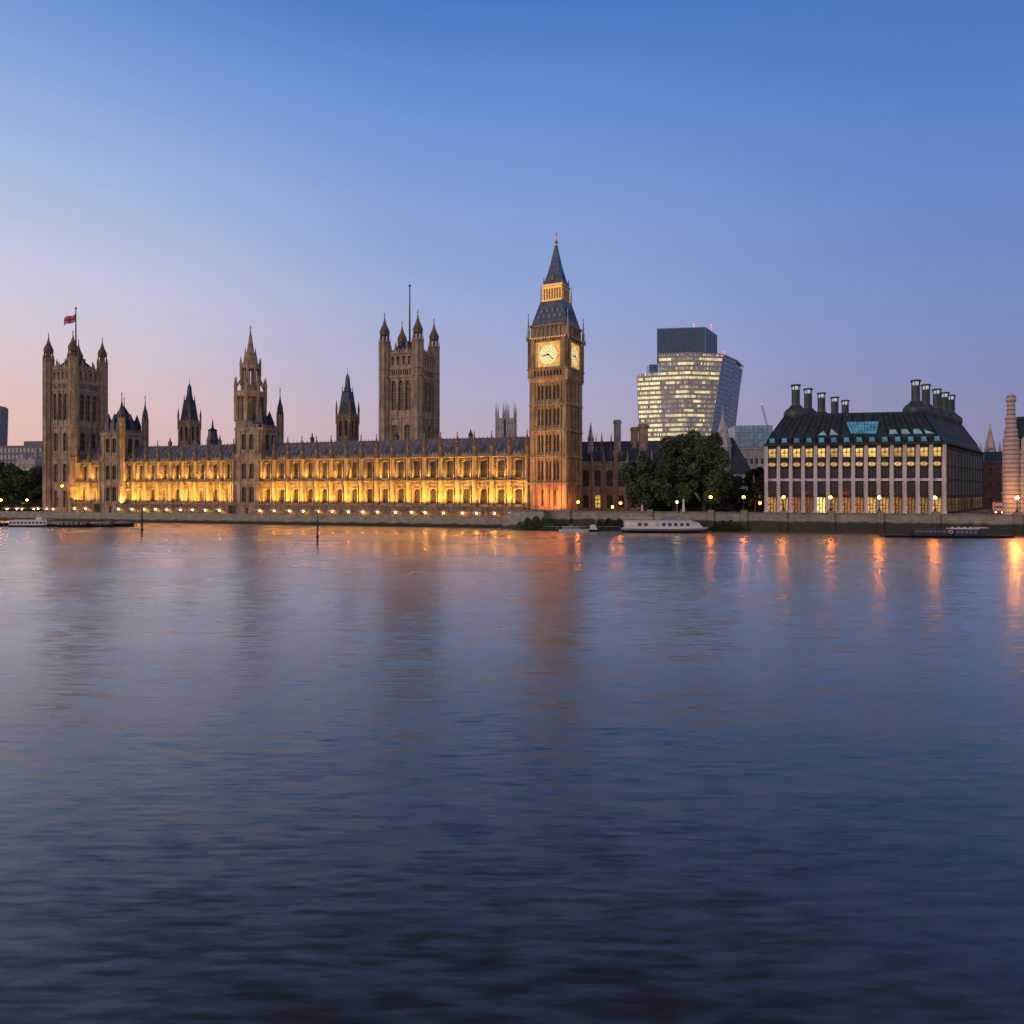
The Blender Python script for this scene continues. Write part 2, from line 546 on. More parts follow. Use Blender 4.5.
for px in [568, 650] + [a for a, _ in LAMPS] + [1100]:
    put(pm, 'pier', ew, (bl(bank_X(px)), 0, 0))
tw = thing('terrace_wall', (0, WY, 0), BANK, 'long low dark stone river wall under the palace terrace', 'river wall')
b = MB()
b.box(bl(-900), bl(13.5), 0, .8, -1, 3.3)
b.box(bl(-900), bl(13.5), -.5, 0, -1, .7)
b.build('wall', M['granite_low'], tw)
b = MB()
b.box(bl(-900), bl(13.5), 0.05, .6, 3.3, 3.75)
b.box(bl(-900), bl(13.5), -.05, .7, 3.75, 3.95)
b.build('parapet', M['granite_low'], tw)
# stone bastion at the foot of the clock tower
bs = thing('bastion', (*at(529, 241.5).xy, 0), BANK, 'pale rough stone bastion stepping down to the water below the clock tower', 'bastion')
b = MB()
b.loft([[(-9.5, -2.6, -1), (6.0, -2.6, -1), (6.0, 4, -1), (-9.5, 4, -1)], [(-8.5, -1.0, 4.3), (5.4, -1.0, 4.3), (5.4, 4, 4.3), (-8.5, 4, 4.3)], [(-5.5, -0.6, 6.0), (5.2, -.6, 6.0), (5.2, 4, 6.0), (-5.5, 4, 6.0)]])
b.build('wall', M['granite_low'], bs)
b = MB()
b.box(-5.8, 5.5, -.9, 4, 6.0, 6.35)
b.build('coping', M['paving'], bs)

# ------------------------------------------------------------------ palace river front
palace = thing('palace', (PX, PY, 3.0), PROT, 'long honey stone gothic palace with floodlit river front and grey iron roof', 'palace')
BAY = 6.87
segs = [(-110.8 , 17, 1), (-186.0, 9, 1), (-199 - 2 * BAY, 2, 1)]
W_UP = window_mesh('upper_window', 3.0, 6.4, 3, 3, M['glass'], M['leading'], .13)
W_LO = window_mesh('lower_window', 2.8, 5.6, 3, 3, M['glass'], M['leading'], .13)
W_LL = window_mesh('lower_window_lit', 2.8, 5.6, 3, 3, M['glass_lit'], M['leading'], .13)
flood_spots = []
bmesh_b = MB()   # buttress: octagonal shaft with offsets
bmesh_b.lathe(0, -.55, [(.95, 3), (.95, 7), (.8, 7.2), (.8, 15.6), (.92, 15.8), (.92, 16.9), (.72, 17.2), (.72, 25.5), (.9, 25.8), (.9, 26.6), (.72, 26.9), (.72, 29.2)], 8)
BUT = bmesh_b.mesh('buttress', M['stone'])
pn = MB()
pn.lathe(0, -.55, [(.72, 29.2), (.9, 29.5), (.62, 29.8), (.62, 31.2), (.8, 31.5), (.45, 32.0), (.16, 34.3), (.28, 34.5), (.05, 35.3)], 8)
for a in range(4):
    ca, sa = math.cos(math.pi / 2 * a), math.sin(math.pi / 2 * a)
    pn.lathe(.75 * ca, -.55 + .75 * sa, [(.2, 29.3), (.2, 30.4), (.02, 31.4)], 4)
PIN = pn.mesh('pinnacle', M['stone_dark'])  # darker stone stands in for tops the floodlights leave unlit
for s0, nb, _ in segs:
    wl = MB()
    s1 = s0 + nb * BAY
    wl.box(s0, s1, 1.5, 1.8, 3, 26)
    lower, upper, doors = [], [], []
    for i in range(nb):
        cx = s0 + (i + .5) * BAY
        for sg in (-1, 1):
            lower.append((cx + sg * 2.15, .42, 8.0, 14.2, 0))
            upper.append((cx + sg * 2.15, .42, 17.8, 24.6, 0))
        lower.append((cx, 2.8, 8.2, 13.8, .7))
        upper.append((cx, 3.0, 18.0, 24.4, .35))
        doors.append((cx, 2.0, 3.2, 6.0, .8))
    row(wl, s0, s1, 3, 7.0, -.35, 1.3, doors)
    wl.box(s0, s1, -.6, .9, 7.0, 7.35)
    row(wl, s0, s1, 7.35, 15.3, 0, 1.5, lower)
    wl.box(s0, s1, -.35, .9, 15.3, 15.6)
    wl.box(s0, s1, -.1, .9, 15.6, 16.9)
    wl.box(s0, s1, -.4, .9, 16.9, 17.2)
    row(wl, s0, s1, 17.2, 25.4, 0, 1.5, upper)
    wl.box(s0, s1, -1.45, .9, 25.55, 25.9)
    wl.box(s0, s1, -.6, .9, 25.4, 25.55)
    wl.box(s0, s1, -.15, .45, 25.9, 26.9)
    for i in range(nb):
        cx = s0 + (i + .5) * BAY
        for dx in (-2.55, -1.75, 1.75, 2.55):          # slender shafts beside the windows
            wl.box(cx + dx - .15, cx + dx + .15, -.4, 0, 7.35, 15.3)
            wl.box(cx + dx - .15, cx + dx + .15, -.4, 0, 17.2, 25.4)
        for zz in (11.2, 20.6, 23.0):
            for sg in (-1, 1):
                wl.box(cx + sg * 2.15 - .62, cx + sg * 2.15 + .62, -.2, 0, zz, zz + .28)
        for k in range(9):                              # carved panels in the band, battlements
            x = cx - BAY / 2 + (k + .5) * BAY / 9
            wl.box(x - .24, x + .24, -.22, -.1, 15.75, 16.75)
            if k % 2 == 0: wl.box(x - .36, x + .36, -.13, .43, 26.9, 27.6)
        wl.box(cx - 1.6, cx + 1.6, -.3, 0, 24.5, 24.75)
        wl.box(cx - 1.5, cx + 1.5, -.3, 0, 13.9, 14.15)
        put(W_UP, 'window', palace, (cx, 1.3, 18.0))
        left = s0 < -150
        put(W_LL if (left and rnd.random() < .5) else W_LO, 'window', palace, (cx, 1.3, 8.2))
        flood_spots.append(cx)
    wl.build('wall', M['stone'], palace)
    rf = MB()
    rf.ext([(0, 0)] * 0 + [(s0, 0)] * 0 + [(1.2, 26.0), (6.8, 33.4), (11.5, 33.4), (17, 26.0)], s0, s1) if False else None
    ring = lambda s: [(s, .9, 26.0), (s, 6.6, 33.2), (s, 11.0, 33.2), (s, 17, 26.0)]
    rf.loft([ring(s0), ring(s1)])
    for i in range(nb * 3 + 1):                        # standing seams
        x = s0 + i * BAY / 3
        if i in (0, nb * 3): continue
        rf.tube((x, .88, 26.1), (x, 6.55, 33.25), .09, 4)
    for i in range(nb * 4):                            # ridge cresting
        x = s0 + (i + .5) * BAY / 4
        rf.box(x - .12, x + .12, 6.5, 6.62, 33.2, 33.75)
    rf.build('roof', M['roof'], palace)
    bk = MB()
    bk.box(s0, s1, 1.85, 18, 3, 25.9)
    bk.build('rear_block', M['stone_dark'], palace)
    for i in range(nb + 1):
        o = put(BUT, 'buttress', palace, (s0 + i * BAY, 0, 0))
        q = put(PIN, 'pinnacle', o)

# vents and chimneys of the palace roof
for s_, h_ in ((-140, 36.6), (-168, 36.2), (-152, 36), (-92, 36.5), (-52, 36), (-20, 36)):
    b = MB()
    b.lathe(s_, 9, [(.9, 32.5), (.9, 34.8), (1.1, 35), (.5, 35.4), (.1, h_ + 1)], 8)
    b.build('roof_vent', M['roof_dark'], palace)

# floodlights ---------------------------------------------------------
M['flood'] = glow('floodlight_lens', (1.0, 0.62, 0.22), 9.0)
def flood_meshes():
    b = MB()
    b.box(-.7, .7, -.22, .22, 0, .12)
    b.box(-.06, .06, -.05, .05, .12, .3)
    b.box(-.85, .85, -.2, .12, .28, .5)
    l = MB()
    l.quad((-.8, -.15, .505), (.8, -.15, .505), (.8, .1, .505), (-.8, .1, .505))
    return b.mesh('housing', M['iron']), l.mesh('lens', M['flood'])
FH, FL = flood_meshes()
def flood(s_, y, z, energy, tilt, col, label, group, size=3.2):
    w0 = pal(s_, y)
    tg = thing('floodlight', (w0.x, w0.y, z), PROT, label, 'floodlight', group)
    ZB[tg.name] = 0
    put(FH, 'housing', tg)
    put(FL, 'lens', tg)
    ld = flood.cache.get((energy, col, size))
    if ld is None:
        ld = bpy.data.lights.new('floodlight_beam', 'AREA')
        ld.shape = 'RECTANGLE'
        ld.size, ld.size_y = size, .25
        ld.energy = energy
        ld.color = col
        ld.spread = R(125)
        flood.cache[(energy, col, size)] = ld
    lo = bpy.data.objects.new('beam', ld)
    COL.objects.link(lo)
    lo.parent = tg
    lo.location = (0, 0, .56)
    lo.rotation_euler = (R(180) - tilt, 0, 0)
    return tg
flood.cache = {}
WARM, WARM2 = (1.0, 0.53, 0.085), (1.0, 0.56, 0.13)
for s_ in flood_spots:
    flood(s_, -3.3, 6.95, rnd.choice((1350.0, 1750.0, 2100.0)), R(16), WARM, 'small floodlight at the foot of the lit palace wall', 'floodlights at the foot of the palace wall')
    flood(s_, -1.45, 16.95, rnd.choice((440.0, 620.0, 780.0)), R(12), WARM2, 'small floodlight on the ledge between the palace storeys', 'floodlights on the palace ledge')
fb = MB()
for s0, nb, _ in segs: fb.box(s0, s0 + nb * BAY, -3.7, -.6, 3.0, 6.95)
fb.build('plinth', M['stone_dark'], palace)
fb = MB()
for s0, nb, _ in segs: fb.box(s0, s0 + nb * BAY, -1.8, -.41, 16.7, 16.93)
fb.build('ledge', M['stone'], palace)

# ------------------------------------------------------------------ great square towers
W_T = window_mesh('tall_window', 2.2, 12.5, 2, 5, M['glass'], M['stone_tower'], .2)
W_M = window_mesh('tower_window', 2.6, 8.5, 2, 3, M['glass'], M['stone_tower'], .2)
def turret_parts(r, z0, zs, zc, ztip, mat, capm):
    a = MB()
    prof = [(r, z0)]
    for z in (14.5, 28, 43, 60, 63.3):
        if z0 < z < zs - 2: prof += [(r, z - .3), (r * 1.12, z - .1), (r * 1.12, z + .5), (r, z + .7)]
    prof += [(r, zs - 1), (r * 1.15, zs - .5), (r * 1.15, zs)]
    a.lathe(0, 0, prof, 8)
    for i in range(8):                                     # panels up the faces
        th = math.pi / 8 + 2 * math.pi * i / 8
        x, y = r * math.cos(th), r * math.sin(th)
        a.lathe(x, y, [(.22, z0), (.22, zs), (.03, zs + 1.8)], 4)
    c = MB()
    for i in range(8):                                     # open lantern
        th = math.pi / 8 + 2 * math.pi * i / 8
        c.lathe(r * .78 * math.cos(th), r * .78 * math.sin(th), [(.24, zs), (.24, zc)], 4)
    c.lathe(0, 0, [(r * .3, zs), (r * .3, zc)], 6)
    c.lathe(0, 0, [(r * .86, zc - .4), (r * .9, zc), (r * .95, zc + 1.0), (r * .82, zc + 2.0), (r * .46, zc + 3.6), (r * .17, zc + 5.8), (.12, ztip - 1.6), (.34, ztip - 1.3), (.1, ztip - 1), (.06, ztip)], 8)
    c.box(-.4, .4, -.05, .05, ztip - .75, ztip - .55)
    return a.mesh('turret', mat), c.mesh('turret_cap', capm)

def square_tower(name, loc, label, cat, group):
    tw_ = thing(name, (*loc, 3.0), PROT, label, cat, group)
    h, yw, th = 7.75, -7.9, .9
    b = MB()
    b.box(-7.0, 7.0, -7.0, 7.0, 3, 69)
    for k in range(4):
        b.T = face_T(k)
        two = lambda za, zb, ah: [(-2.9, 2.6, za, zb, ah), (2.9, 2.6, za, zb, ah)]
        row(b, -h, h, 3, 14, yw, th, two(5.2, 12.9, 0))
        row(b, -h, h, 15, 27.6, yw, th, two(17, 25.5, .9))
        row(b, -h, h, 28.4, 42.6, yw, th, two(31.5, 40, .9))
        row(b, -h, h, 43.4, 59.6, yw, th, [(x, 2.2, 46, 58.5, 2.0) for x in (-3.3, 0, 3.3)])
        row(b, -h, h, 60.4, 63.0, yw, th, [(x * 1.05, .62, 60.8, 62.7, .4) for x in (-4, -3, -2, -1, 0, 1, 2, 3, 4)])
        row(b, -h, h, 63.6, 69.6, yw, th, [(x * 2.6, 1.3, 65.0, 68.6, .7) for x in (-1.5, -.5, .5, 1.5)])
        for z0, z1, d in ((14, 15, .25), (27.6, 28.4, .3), (42.6, 43.4, .35), (59.6, 60.4, .35), (63.0, 63.6, .35), (69.6, 70.2, .4)):
            b.box(-h, h, yw - d, yw + th, z0, z1)
        for x in (-5.2, -1.65, 1.65, 5.2):               # thin buttresses
            b.box(x - .3, x + .3, yw - .3, yw, 43.4, 59.6)
        for x in (-5.0, 0, 5.0):
            b.box(x - .32, x + .32, yw - .32, yw, 15, 27.6)
            b.box(x - .32, x + .32, yw - .32, yw, 28.4, 42.6)
        for i in range(-5, 6):                            # pierced parapet
            x = i * 1.0
            b.box(x - .3, x + .3, yw, yw + .4, 70.2, 72.0 if i % 2 else 71.3)
        for x in (-2.6, 2.6): b.lathe(x, yw + .3, [(.4, 70.2), (.4, 73), (.02, 75)], 4)
    b.T = None
    b.build('wall', M['stone_tower'], tw_)
    rf = MB()
    rf.sq(0, 0, [(6.9, 69.0), (6.5, 70), (3.2, 74.2), (2.6, 74.6)])
    for x in (-2.6, 0, 2.6): rf.box(x - .5, x + .5, -2.6, 2.6, 74.4, 76.0)
    rf.build('roof', M['roof_dark'], tw_)
    fp = MB()
    fp.lathe(0, 0, [(.45, 74), (.36, 84), (.22, 99.6), (.5, 99.9), (.5, 100.3), (.05, 100.7)], 8)
    fp.build('flagpole', M['iron'], tw_)
    ts, tc_ = turret_parts(2.25, 3, 75, 78.2, 87.5, M['stone_tower'], M['stone_dark'])
    for sx in (-1, 1):
        for sy in (-1, 1):
            o = put(ts, 'turret', tw_, (sx * h, sy * h, 0))
            q = put(tc_, 'turret_cap', o)
    for k in range(4):
        for x in (-2.9, 2.9):
            face_put(W_M, 'window', tw_, k, x, -7.3, 17)
            face_put(W_M, 'window', tw_, k, x, -7.3, 31.5)
            face_put(W_M, 'window', tw_, k, x, -7.3, 4.8)
        for x in (-3.3, 0, 3.3): face_put(W_T, 'window', tw_, k, x, -7.3, 46)
    return tw_
T1 = pal(-222.4, 6.2)
vt = square_tower('square_tower', T1.xy, 'tall square stone tower flying a flag at the far end of the palace', 'tower', 'great square towers of the palace')
T2 = pal(-64.4, 42.75)
ct = copy_tree(vt)
ct.location = (T2.x + .6, T2.y, 3.0)
ct.scale = (1.06, 1.06, 1.06)
ct['label'] = 'tall square stone tower with bare flagpole rising behind the lit palace roof'
# flag
m, t, p = new_mat('flag_cloth')
M['flag'] = m
M['flag_red'] = plain('flag_red', (0.42, 0.05, 0.07), .8, 0, .1)
M['flag_blue'] = plain('flag_blue', (0.05, 0.06, 0.2), .8, 0, .1)
M['flag_white'] = plain('flag_white', (0.6, 0.55, 0.58), .8, 0, .1)
fl = MB()
NX, NZ = 20, 12
def flagp(i, j, dy=0.0):
    a, c = i / NX, j / NZ
    return (-.25 - a * 5.6, .5 * math.sin(a * 7) * a + dy, 97.4 - c * 3.6 - a * 2.0 - .25 * math.sin(a * 6))
for i in range(NX):
    for j in range(NZ):
        a, c = (i + .5) / NX - .5, (j + .5) / NZ - .5
        col = 1
        if abs(abs(a) - abs(c)) < .16: col = 2
        if abs(abs(a) - abs(c)) < .06: col = 0
        if abs(a) < .14 or abs(c) < .2: col = 2
        if abs(a) < .085 or abs(c) < .13: col = 0
        fl.mi = col
        fl.quad(flagp(i, j), flagp(i + 1, j), flagp(i + 1, j + 1), flagp(i, j + 1))
fo = fl.build('flag', [M['flag_red'], M['flag_blue'], M['flag_white']], None)
sd = fo.modifiers.new('thickness', 'SOLIDIFY'); sd.thickness = .05
fo.location = (T1.x, T1.y, 0)
tag(fo, 'red white and blue flag flying from the pole of the far left tower', 'flag')

# ------------------------------------------------------------------ pavilions of the river front
W_P = window_mesh('pavilion_window', 2.4, 6.4, 2, 3, M['glass'], M['stone_dark'], .2)
def pavilion(name, s_right, label, cat, spire):
    w_ = 13.2
    c = pal(s_right - w_ / 2 + 1.2, -1.6 + 6.4)
    pv_ = thing(name, (*c.xy, 3.0), PROT, label, cat)
    st = M['stone_tower']
    h, yw, th = 6.4, -6.4, .9
    b = MB()
    b.box(-5.5, 5.5, -5.5, 5.5, 3, 39)
    for k in range(4):
        b.T = face_T(k)
        two = lambda za, zb, ah: [(-1.9, 2.4, za, zb, ah), (1.9, 2.4, za, zb, ah)]
        if k == 0: row(b, -h, h, 3, 7.0, yw, th, [(0, 2.2, 3, 5.9, .7)])
        else: b.box(-h, h, yw, yw + th, 3, 7)
        row(b, -h, h, 7.5, 15.4, yw, th, two(8.2, 14.6, .8))
        row(b, -h, h, 17, 25.4, yw, th, two(18, 24.4, .8))
        row(b, -h, h, 28.4, 38.2, yw, th, two(30.2, 36.6, .9))
        for z0, z1, d in ((7, 7.5, .3), (15.4, 17, .25), (25.4, 28.4, .2), (38.2, 39.4, .45)):
            b.box(-h, h, yw - d, yw + th, z0, z1)
        for x in (-3.9, 0, 3.9):
            b.box(x - .28, x + .28, yw - .3, yw, 17, 25.4)
            b.box(x - .28, x + .28, yw - .3, yw, 28.4, 38.2)
            b.box(x - .28, x + .28, yw - .3, yw, 7.5, 15.4)
        for i in range(8):
            x = -4.6 + i * 1.32
            b.box(x - .34, x + .34, yw, yw + .4, 39.4, 40.6)
            b.box(x - .3, x + .3, yw - .34, yw - .2, 25.9, 27.9)
    b.T = None
    b.build('wall', st, pv_)
    for k in range(4):
        for x in (-1.9, 1.9):
            for z in (8.2, 18, 30.2): face_put(W_P, 'window', pv_, k, x, -5.75, z)
    ts, tc_ = turret_parts(1.35, 3, 45.5, 47.4, 57.5, st, M['roof_dark'])
    for sx in (-1, 1):
        for sy in (-1, 1):
            if (spire and (sx, sy) in ((-1, -1), (1, -1))) or (not spire and (sx, sy) == (-1, -1)): continue
            o = put(ts, 'turret', pv_, (sx * h, sy * h, 0))
            put(tc_, 'turret_cap', o)
    if not spire:
        rf = MB()
        rf.sq(0, 0, [(5.4, 39), (4.6, 42), (.6, 51.5), (.1, 52)])
        for x, y in ((-3.4, -4.6), (3.4, -4.6), (-3.4, 4.6), (3.4, 4.6), (4.6, 0), (-4.6, 0), (0, -4.6)):
            rf.sq(x, y, [(1.25, 39), (1.25, 43), (.05, 48.3)])
        rf.build('roof', M['roof_dark'], pv_)
    else:
        rf = MB()
        rf.sq(0, 0, [(5.4, 39), (5.0, 41), (3.0, 45)])
        rf.sq(4.2, -3.0, [(1.5, 39), (1.5, 42.5), (.05, 49)])
        rf.sq(4.2, 2.2, [(1.4, 39), (1.4, 42), (.05, 47)])
        rf.build('roof', M['roof_dark'], pv_)
        # octagonal lantern and stone spire
        cx, cy = -3.2, -.8
        o1 = MB()
        def oct_stage(bb, r, z0, z1, pier, openz0, openz1):
            bb.lathe(cx, cy, [(r, z0), (r, openz0)], 8)
            bb.lathe(cx, cy, [(r, openz1), (r * 1.06, openz1 + .4), (r * 1.06, z1)], 8)
            for i in range(8):
                th_ = math.pi / 8 + math.pi / 4 * i
                bb.lathe(cx + (r - pier * .4) * math.cos(th_), cy + (r - pier * .4) * math.sin(th_), [(pier, openz0), (pier, openz1 + .2)], 6)
                th2 = math.pi / 4 * i
                rr = r * math.cos(math.pi / 8) - .25
                bb.lathe(cx + rr * math.cos(th2), cy + rr * math.sin(th2), [(.2, openz0), (.2, openz1 + .2)], 4)
        oct_stage(o1, 6.3, 38.5, 55, .85, 42.5, 52.5)
        o1.lathe(cx, cy, [(4.4, 42), (4.4, 53)], 8)
        o1.build('octagon_stage', st, pv_)
        o2 = MB()
        oct_stage(o2, 4.1, 55, 66.2, .55, 57.8, 64.6)
        for i in range(8):
            th_ = math.pi / 8 + math.pi / 4 * i
            o2.tube((cx + 6.2 * math.cos(th_), cy + 6.2 * math.sin(th_), 56.5), (cx + 4.0 * math.cos(th_), cy + 4.0 * math.sin(th_), 60.5), .3, 4)
        o2.build('lantern_stage', st, pv_)
        for i in range(8):
            th_ = math.pi / 8 + math.pi / 4 * i
            q = MB()
            x, y = cx + 6.4 * math.cos(th_), cy + 6.4 * math.sin(th_)
            q.lathe(x, y, [(.55, 50), (.55, 57), (.7, 57.3), (.05, 61.5)], 6)
            x, y = cx + 4.2 * math.cos(th_), cy + 4.2 * math.sin(th_)
            q.lathe(x, y, [(.34, 62), (.34, 66.6), (.45, 66.8), (.03, 70)], 6)
            q.build('pinnacle', st, pv_)
        q = MB()
        q.lathe(cx, cy, [(4.0, 66.0), (3.1, 67.5), (2.5, 71.5), (1.9, 71.9), (1.55, 72.2), (.5, 79.5), (.14, 82), (.4, 82.3), (.05, 83.6)], 8)
        for i in range(8):
            th_ = math.pi / 8 + math.pi / 4 * i
            q.lathe(cx + 2.2 * math.cos(th_), cy + 2.2 * math.sin(th_), [(.25, 69), (.25, 71.5), (.03, 74)], 4)
        q.build('spire', st, pv_)
        q = MB()
        q.lathe(-h - .2, 3.5, [(.75, 26), (.75, 47), (.9, 47.3), (.06, 60)], 8)
        q.build('turret', st, pv_)
    return pv_
pavilion('pavilion', -186.0, 'unlit stone pavilion with turrets and small pyramid roofs beside the flag tower', 'pavilion', False)
pavilion('spired_pavilion', -110.8, 'unlit stone pavilion carrying an octagonal lantern and sharp stone spire', 'pavilion', True)

# ------------------------------------------------------------------ steep-roofed ventilation towers behind the palace
def steep_tower(loc, roofm, label):
    tw_ = thing('roofed_tower', (*loc, 5.2), PROT, label, 'tower', 'steep roofed towers behind the palace')
    b = MB()
    b.box(-4.4, 4.4, -4.4, 4.4, 5.2, 47.5)
    for k in range(4):
        b.T = face_T(k)
        row(b, -5, 5, 36, 46.8, -5, .6, [(-2.1, 2.0, 38, 45.4, .8), (2.1, 2.0, 38, 45.4, .8)])
        b.box(-5, 5, -5, -4.4, 5.2, 36)
        b.box(-5.3, 5.3, -5.3, -4.4, 46.8, 47.8)
        for i in range(7): b.box(-4.4 + i * 1.4 - .3, -4.4 + i * 1.4 + .3, -5.2, -4.9, 47.8, 48.8)
    b.T = None
    b.build('wall', M['stone'], tw_)
    wm = steep_tower.w
    for k in range(4):
        for x in (-2.1, 2.1): face_put(wm, 'window', tw_, k, x, -4.55, 38)
    for sx in (-1, 1):
        for sy in (-1, 1):
            q = MB()
            q.lathe(sx * 4.9, sy * 4.9, [(.6, 44), (.6, 50.5), (.75, 50.8), (.04, 55)], 6)
            q.build('pinnacle', M['stone'], tw_)
    r_ = MB()
    r_.sq(0, 0, [(4.2, 47.5), (2.55, 58.5), (2.7, 58.7), (1.6, 59.2)])
    for k in range(4):
        r_.T = face_T(k)
        r_.ext([(-.9, 49), (.9, 49), (.9, 52), (0, 54), (-.9, 52)], -3.9, -2.5)
        r_.lathe(-2.3, -2.3, [(.28, 56), (.28, 60), (.02, 62)], 4)
    r_.T = None
    r_.sq(0, 0, [(1.6, 58.6), (1.6, 60.5), (1.3, 61), (.9, 65.5), (.12, 67.5)])
    r_.lathe(0, 0, [(.16, 67), (.03, 71)], 6)
    r_.build('roof', roofm, tw_)
    tw_.scale = (.74, .74, 1.0)
    return tw_
steep_tower.w = window_mesh('belfry_window', 2.0, 7.4, 2, 4, M['glass'], M['stone_dark'], .16)
steep_tower(pal(-187.5, 41).xy, M['roof_dark'], 'steep blue slate roofed stone tower between the flag tower and the stone spire')
steep_tower(pal(-95, 41).xy, M['verdigris'], 'steep green copper roofed stone tower beside the bare flagpole tower')
sl_ = thing('roof_lantern', (*pal(-148.5, 14).xy, 33), PROT, 'small dark blue roof lantern with spike left of the stone spire', 'lantern')
b = MB()
b.lathe(0, 0, [(2.5, 30), (2.5, 35.2), (2.9, 35.5), (2.5, 35.7), (1.9, 40), (2.2, 40.4), (.6, 41.4), (.1, 45.5)], 8)
b.build('roof', M['roof_dark'], sl_)
b = MB()
for i in range(8):
    th_ = math.pi / 8 + math.pi / 4 * i
    b.lathe(2.45 * math.cos(th_), 2.45 * math.sin(th_), [(.2, 33), (.2, 36), (.03, 37)], 4)
b.build('post', M['iron'], sl_)

# distant abbey towers
ab = thing('abbey', (*at(506, 420).xy, 5.2), R(-14), 'distant pale twin towered abbey front seen over the palace roof', 'abbey')
b = MB()
for x in (-4.6, 4.6):
    b.cbox(x, 0, 6.6, 6.6, 5.2, 59)
    for sx in (-1, 1):
        b.box(x + sx * 1.3 - .35, x + sx * 1.3 + .35, -3.6, -3.3, 46, 57)
    b.cbox(x, 0, 7.2, 7.2, 45, 45.8)
    b.cbox(x, 0, 7.3, 7.3, 57.2, 58.1)
b.box(-1.3, 1.3, -2.5, 20, 5.2, 46)
b.box(-8, 8, 3.4, 40, 5.2, 42)
b.build('wall', M['stone_pale'], ab)
for x in (-4.6, 4.6):
    for sx in (-1, 1):
        for sy in (-1, 1):
            q = MB()
            q.lathe(x + sx * 3.1, sy * 3.1, [(.75, 44), (.75, 60.5), (.9, 60.8), (.05, 69)], 6)
            q.build('pinnacle', M['stone_pale'], ab)

ab.scale = (.72, .72, .95)
# ------------------------------------------------------------------ clock tower
W_B = 14.6
cth = R(26.6)
cc = Vector((19.35, 245.0)) + W_B / 2 * Vector((-math.cos(cth), math.sin(cth))) + W_B / 2 * Vector((math.sin(cth), math.cos(cth)))
ck = thing('clock_tower', (cc.x, cc.y, 5.2), -cth, 'tall ornate clock tower with lit dials and pointed iron spire at the palace end', 'clock tower')
S = M['stone_clock']
hw = W_B / 2
b = MB()
b.box(-6.3, 6.3, -6.3, 6.3, 5.2, 54)
CW = window_mesh('slit_window', .8, 6.0, 1, 3, M['glass'], S, .1)
stages = [(5.2, 15.0), (15.6, 24.2), (25.2, 33.2), (34.4, 42.2), (43.4, 50.2)]
wins = []
for k in range(4):
    b.T = face_T(k)
    yw = -hw + .45
    for j, (z0, z1) in enumerate(stages):
        xs = (-3.7, -2.4, -.65, .65, 2.4, 3.7) if j else (-2.4, 0, 2.4)
        za, zb = (z0 + 1.0, z1 - 1.0) if j else (7.5, 13.2)
        row(b, -hw + .3, hw - .3, z0, z1, yw, .6, [(x, .8 if j else 1.0, za, zb, .5) for x in xs])
        for x in (-4.6, -1.5, 1.5, 4.6): b.box(x - .3, x + .3, yw - .38, yw, z0, z1)
        for x in (-3.05, 0, 3.05): b.box(x - .16, x + .16, yw - .2, yw, z0, z1)
        for sx in (-1, 1): b.box(sx * (hw - 1.0) - 1.0, sx * (hw - 1.0) + 1.0, -hw, yw, z0, z1)
        wins += [(k, x, za, j) for x in xs]
    for z0, z1, d in ((15.0, 15.6, .3), (24.2, 24.6, .3), (24.6, 25.2, .05), (33.2, 33.6, .3), (33.6, 34.4, .05), (42.2, 42.6, .3), (42.6, 43.4, .05)):
        b.box(-hw - d + .01, hw + d - .01, -hw - d, yw + .6, z0, z1)
    for j, z in enumerate((24.9, 34.0, 43.0)):
        for x in range(-5, 6): b.box(x * 1.1 - .32, x * 1.1 + .32, -hw - .2, -hw - .04, z - .25, z + .25)
b.T = None
b.build('wall', S, ck)
for (k, x, za, j) in wins:
    if k in (0, 1) or True:
        me = CW
        if k in (0, 1): face_put(me, 'window', ck, k, x, -hw + .95, za)
# clock stage: corbels, arcade, dial storey, belfry
b = MB()
b.sq(0, 0, [(hw - .3, 50.2), (hw + .1, 50.5), (hw + .55, 51.6), (hw + .55, 52)])
b.box(-6.6, 6.6, -6.6, 6.6, 52, 70)
hc = hw + .5
for k in range(4):
    b.T = face_T(k)
    row(b, -hc + .02, hc - .02, 52, 54.6, -hc + .1, .7, [((i - 4) * 1.25, .7, 52.4, 54.2, .3) for i in range(9)])
    b.box(-hc - .2, hc + .2, -hc - .2, -hc + .7, 54.6, 55)
    for sx in (-1, 1): b.box(sx * (hc - 1.45) - 1.45, sx * (hc - 1.45) + 1.45, -hc, -6.6, 55, 65.2)
    b.box(-hc + 2.9, hc - 2.9, -hc + .35, -6.6, 64, 65.2)
    b.box(-hc + 2.9, hc - 2.9, -hc + .35, -6.6, 55, 55.5)
    b.box(-hc - .4, hc + .4, -hc - .4, -6.6, 65.2, 65.8)
    row(b, -6.9, 6.9, 65.8, 69.6, -6.95, .7, [((i - 3) * 1.65, 1.0, 66.2, 69.2, .5) for i in range(7)])
    b.box(-7.25, 7.25, -7.25, -6.2, 69.6, 70.4)
b.T = None
b.build('clock_stage', S, ck)
M['belfry_glow'] = glow('belfry_light', (1.0, 0.55, 0.2), .035)
M['dial'] = glow('opal_dial', (1.0, 0.80, 0.36), 1.0, .15, 1.2)
M['dial_gold'] = glow('emissive_gilded_surround', (1.0, 0.50, 0.05), .46, .5, .9, base=(.5, .3, .05))  # lamplight on the gilding put in as its own emission
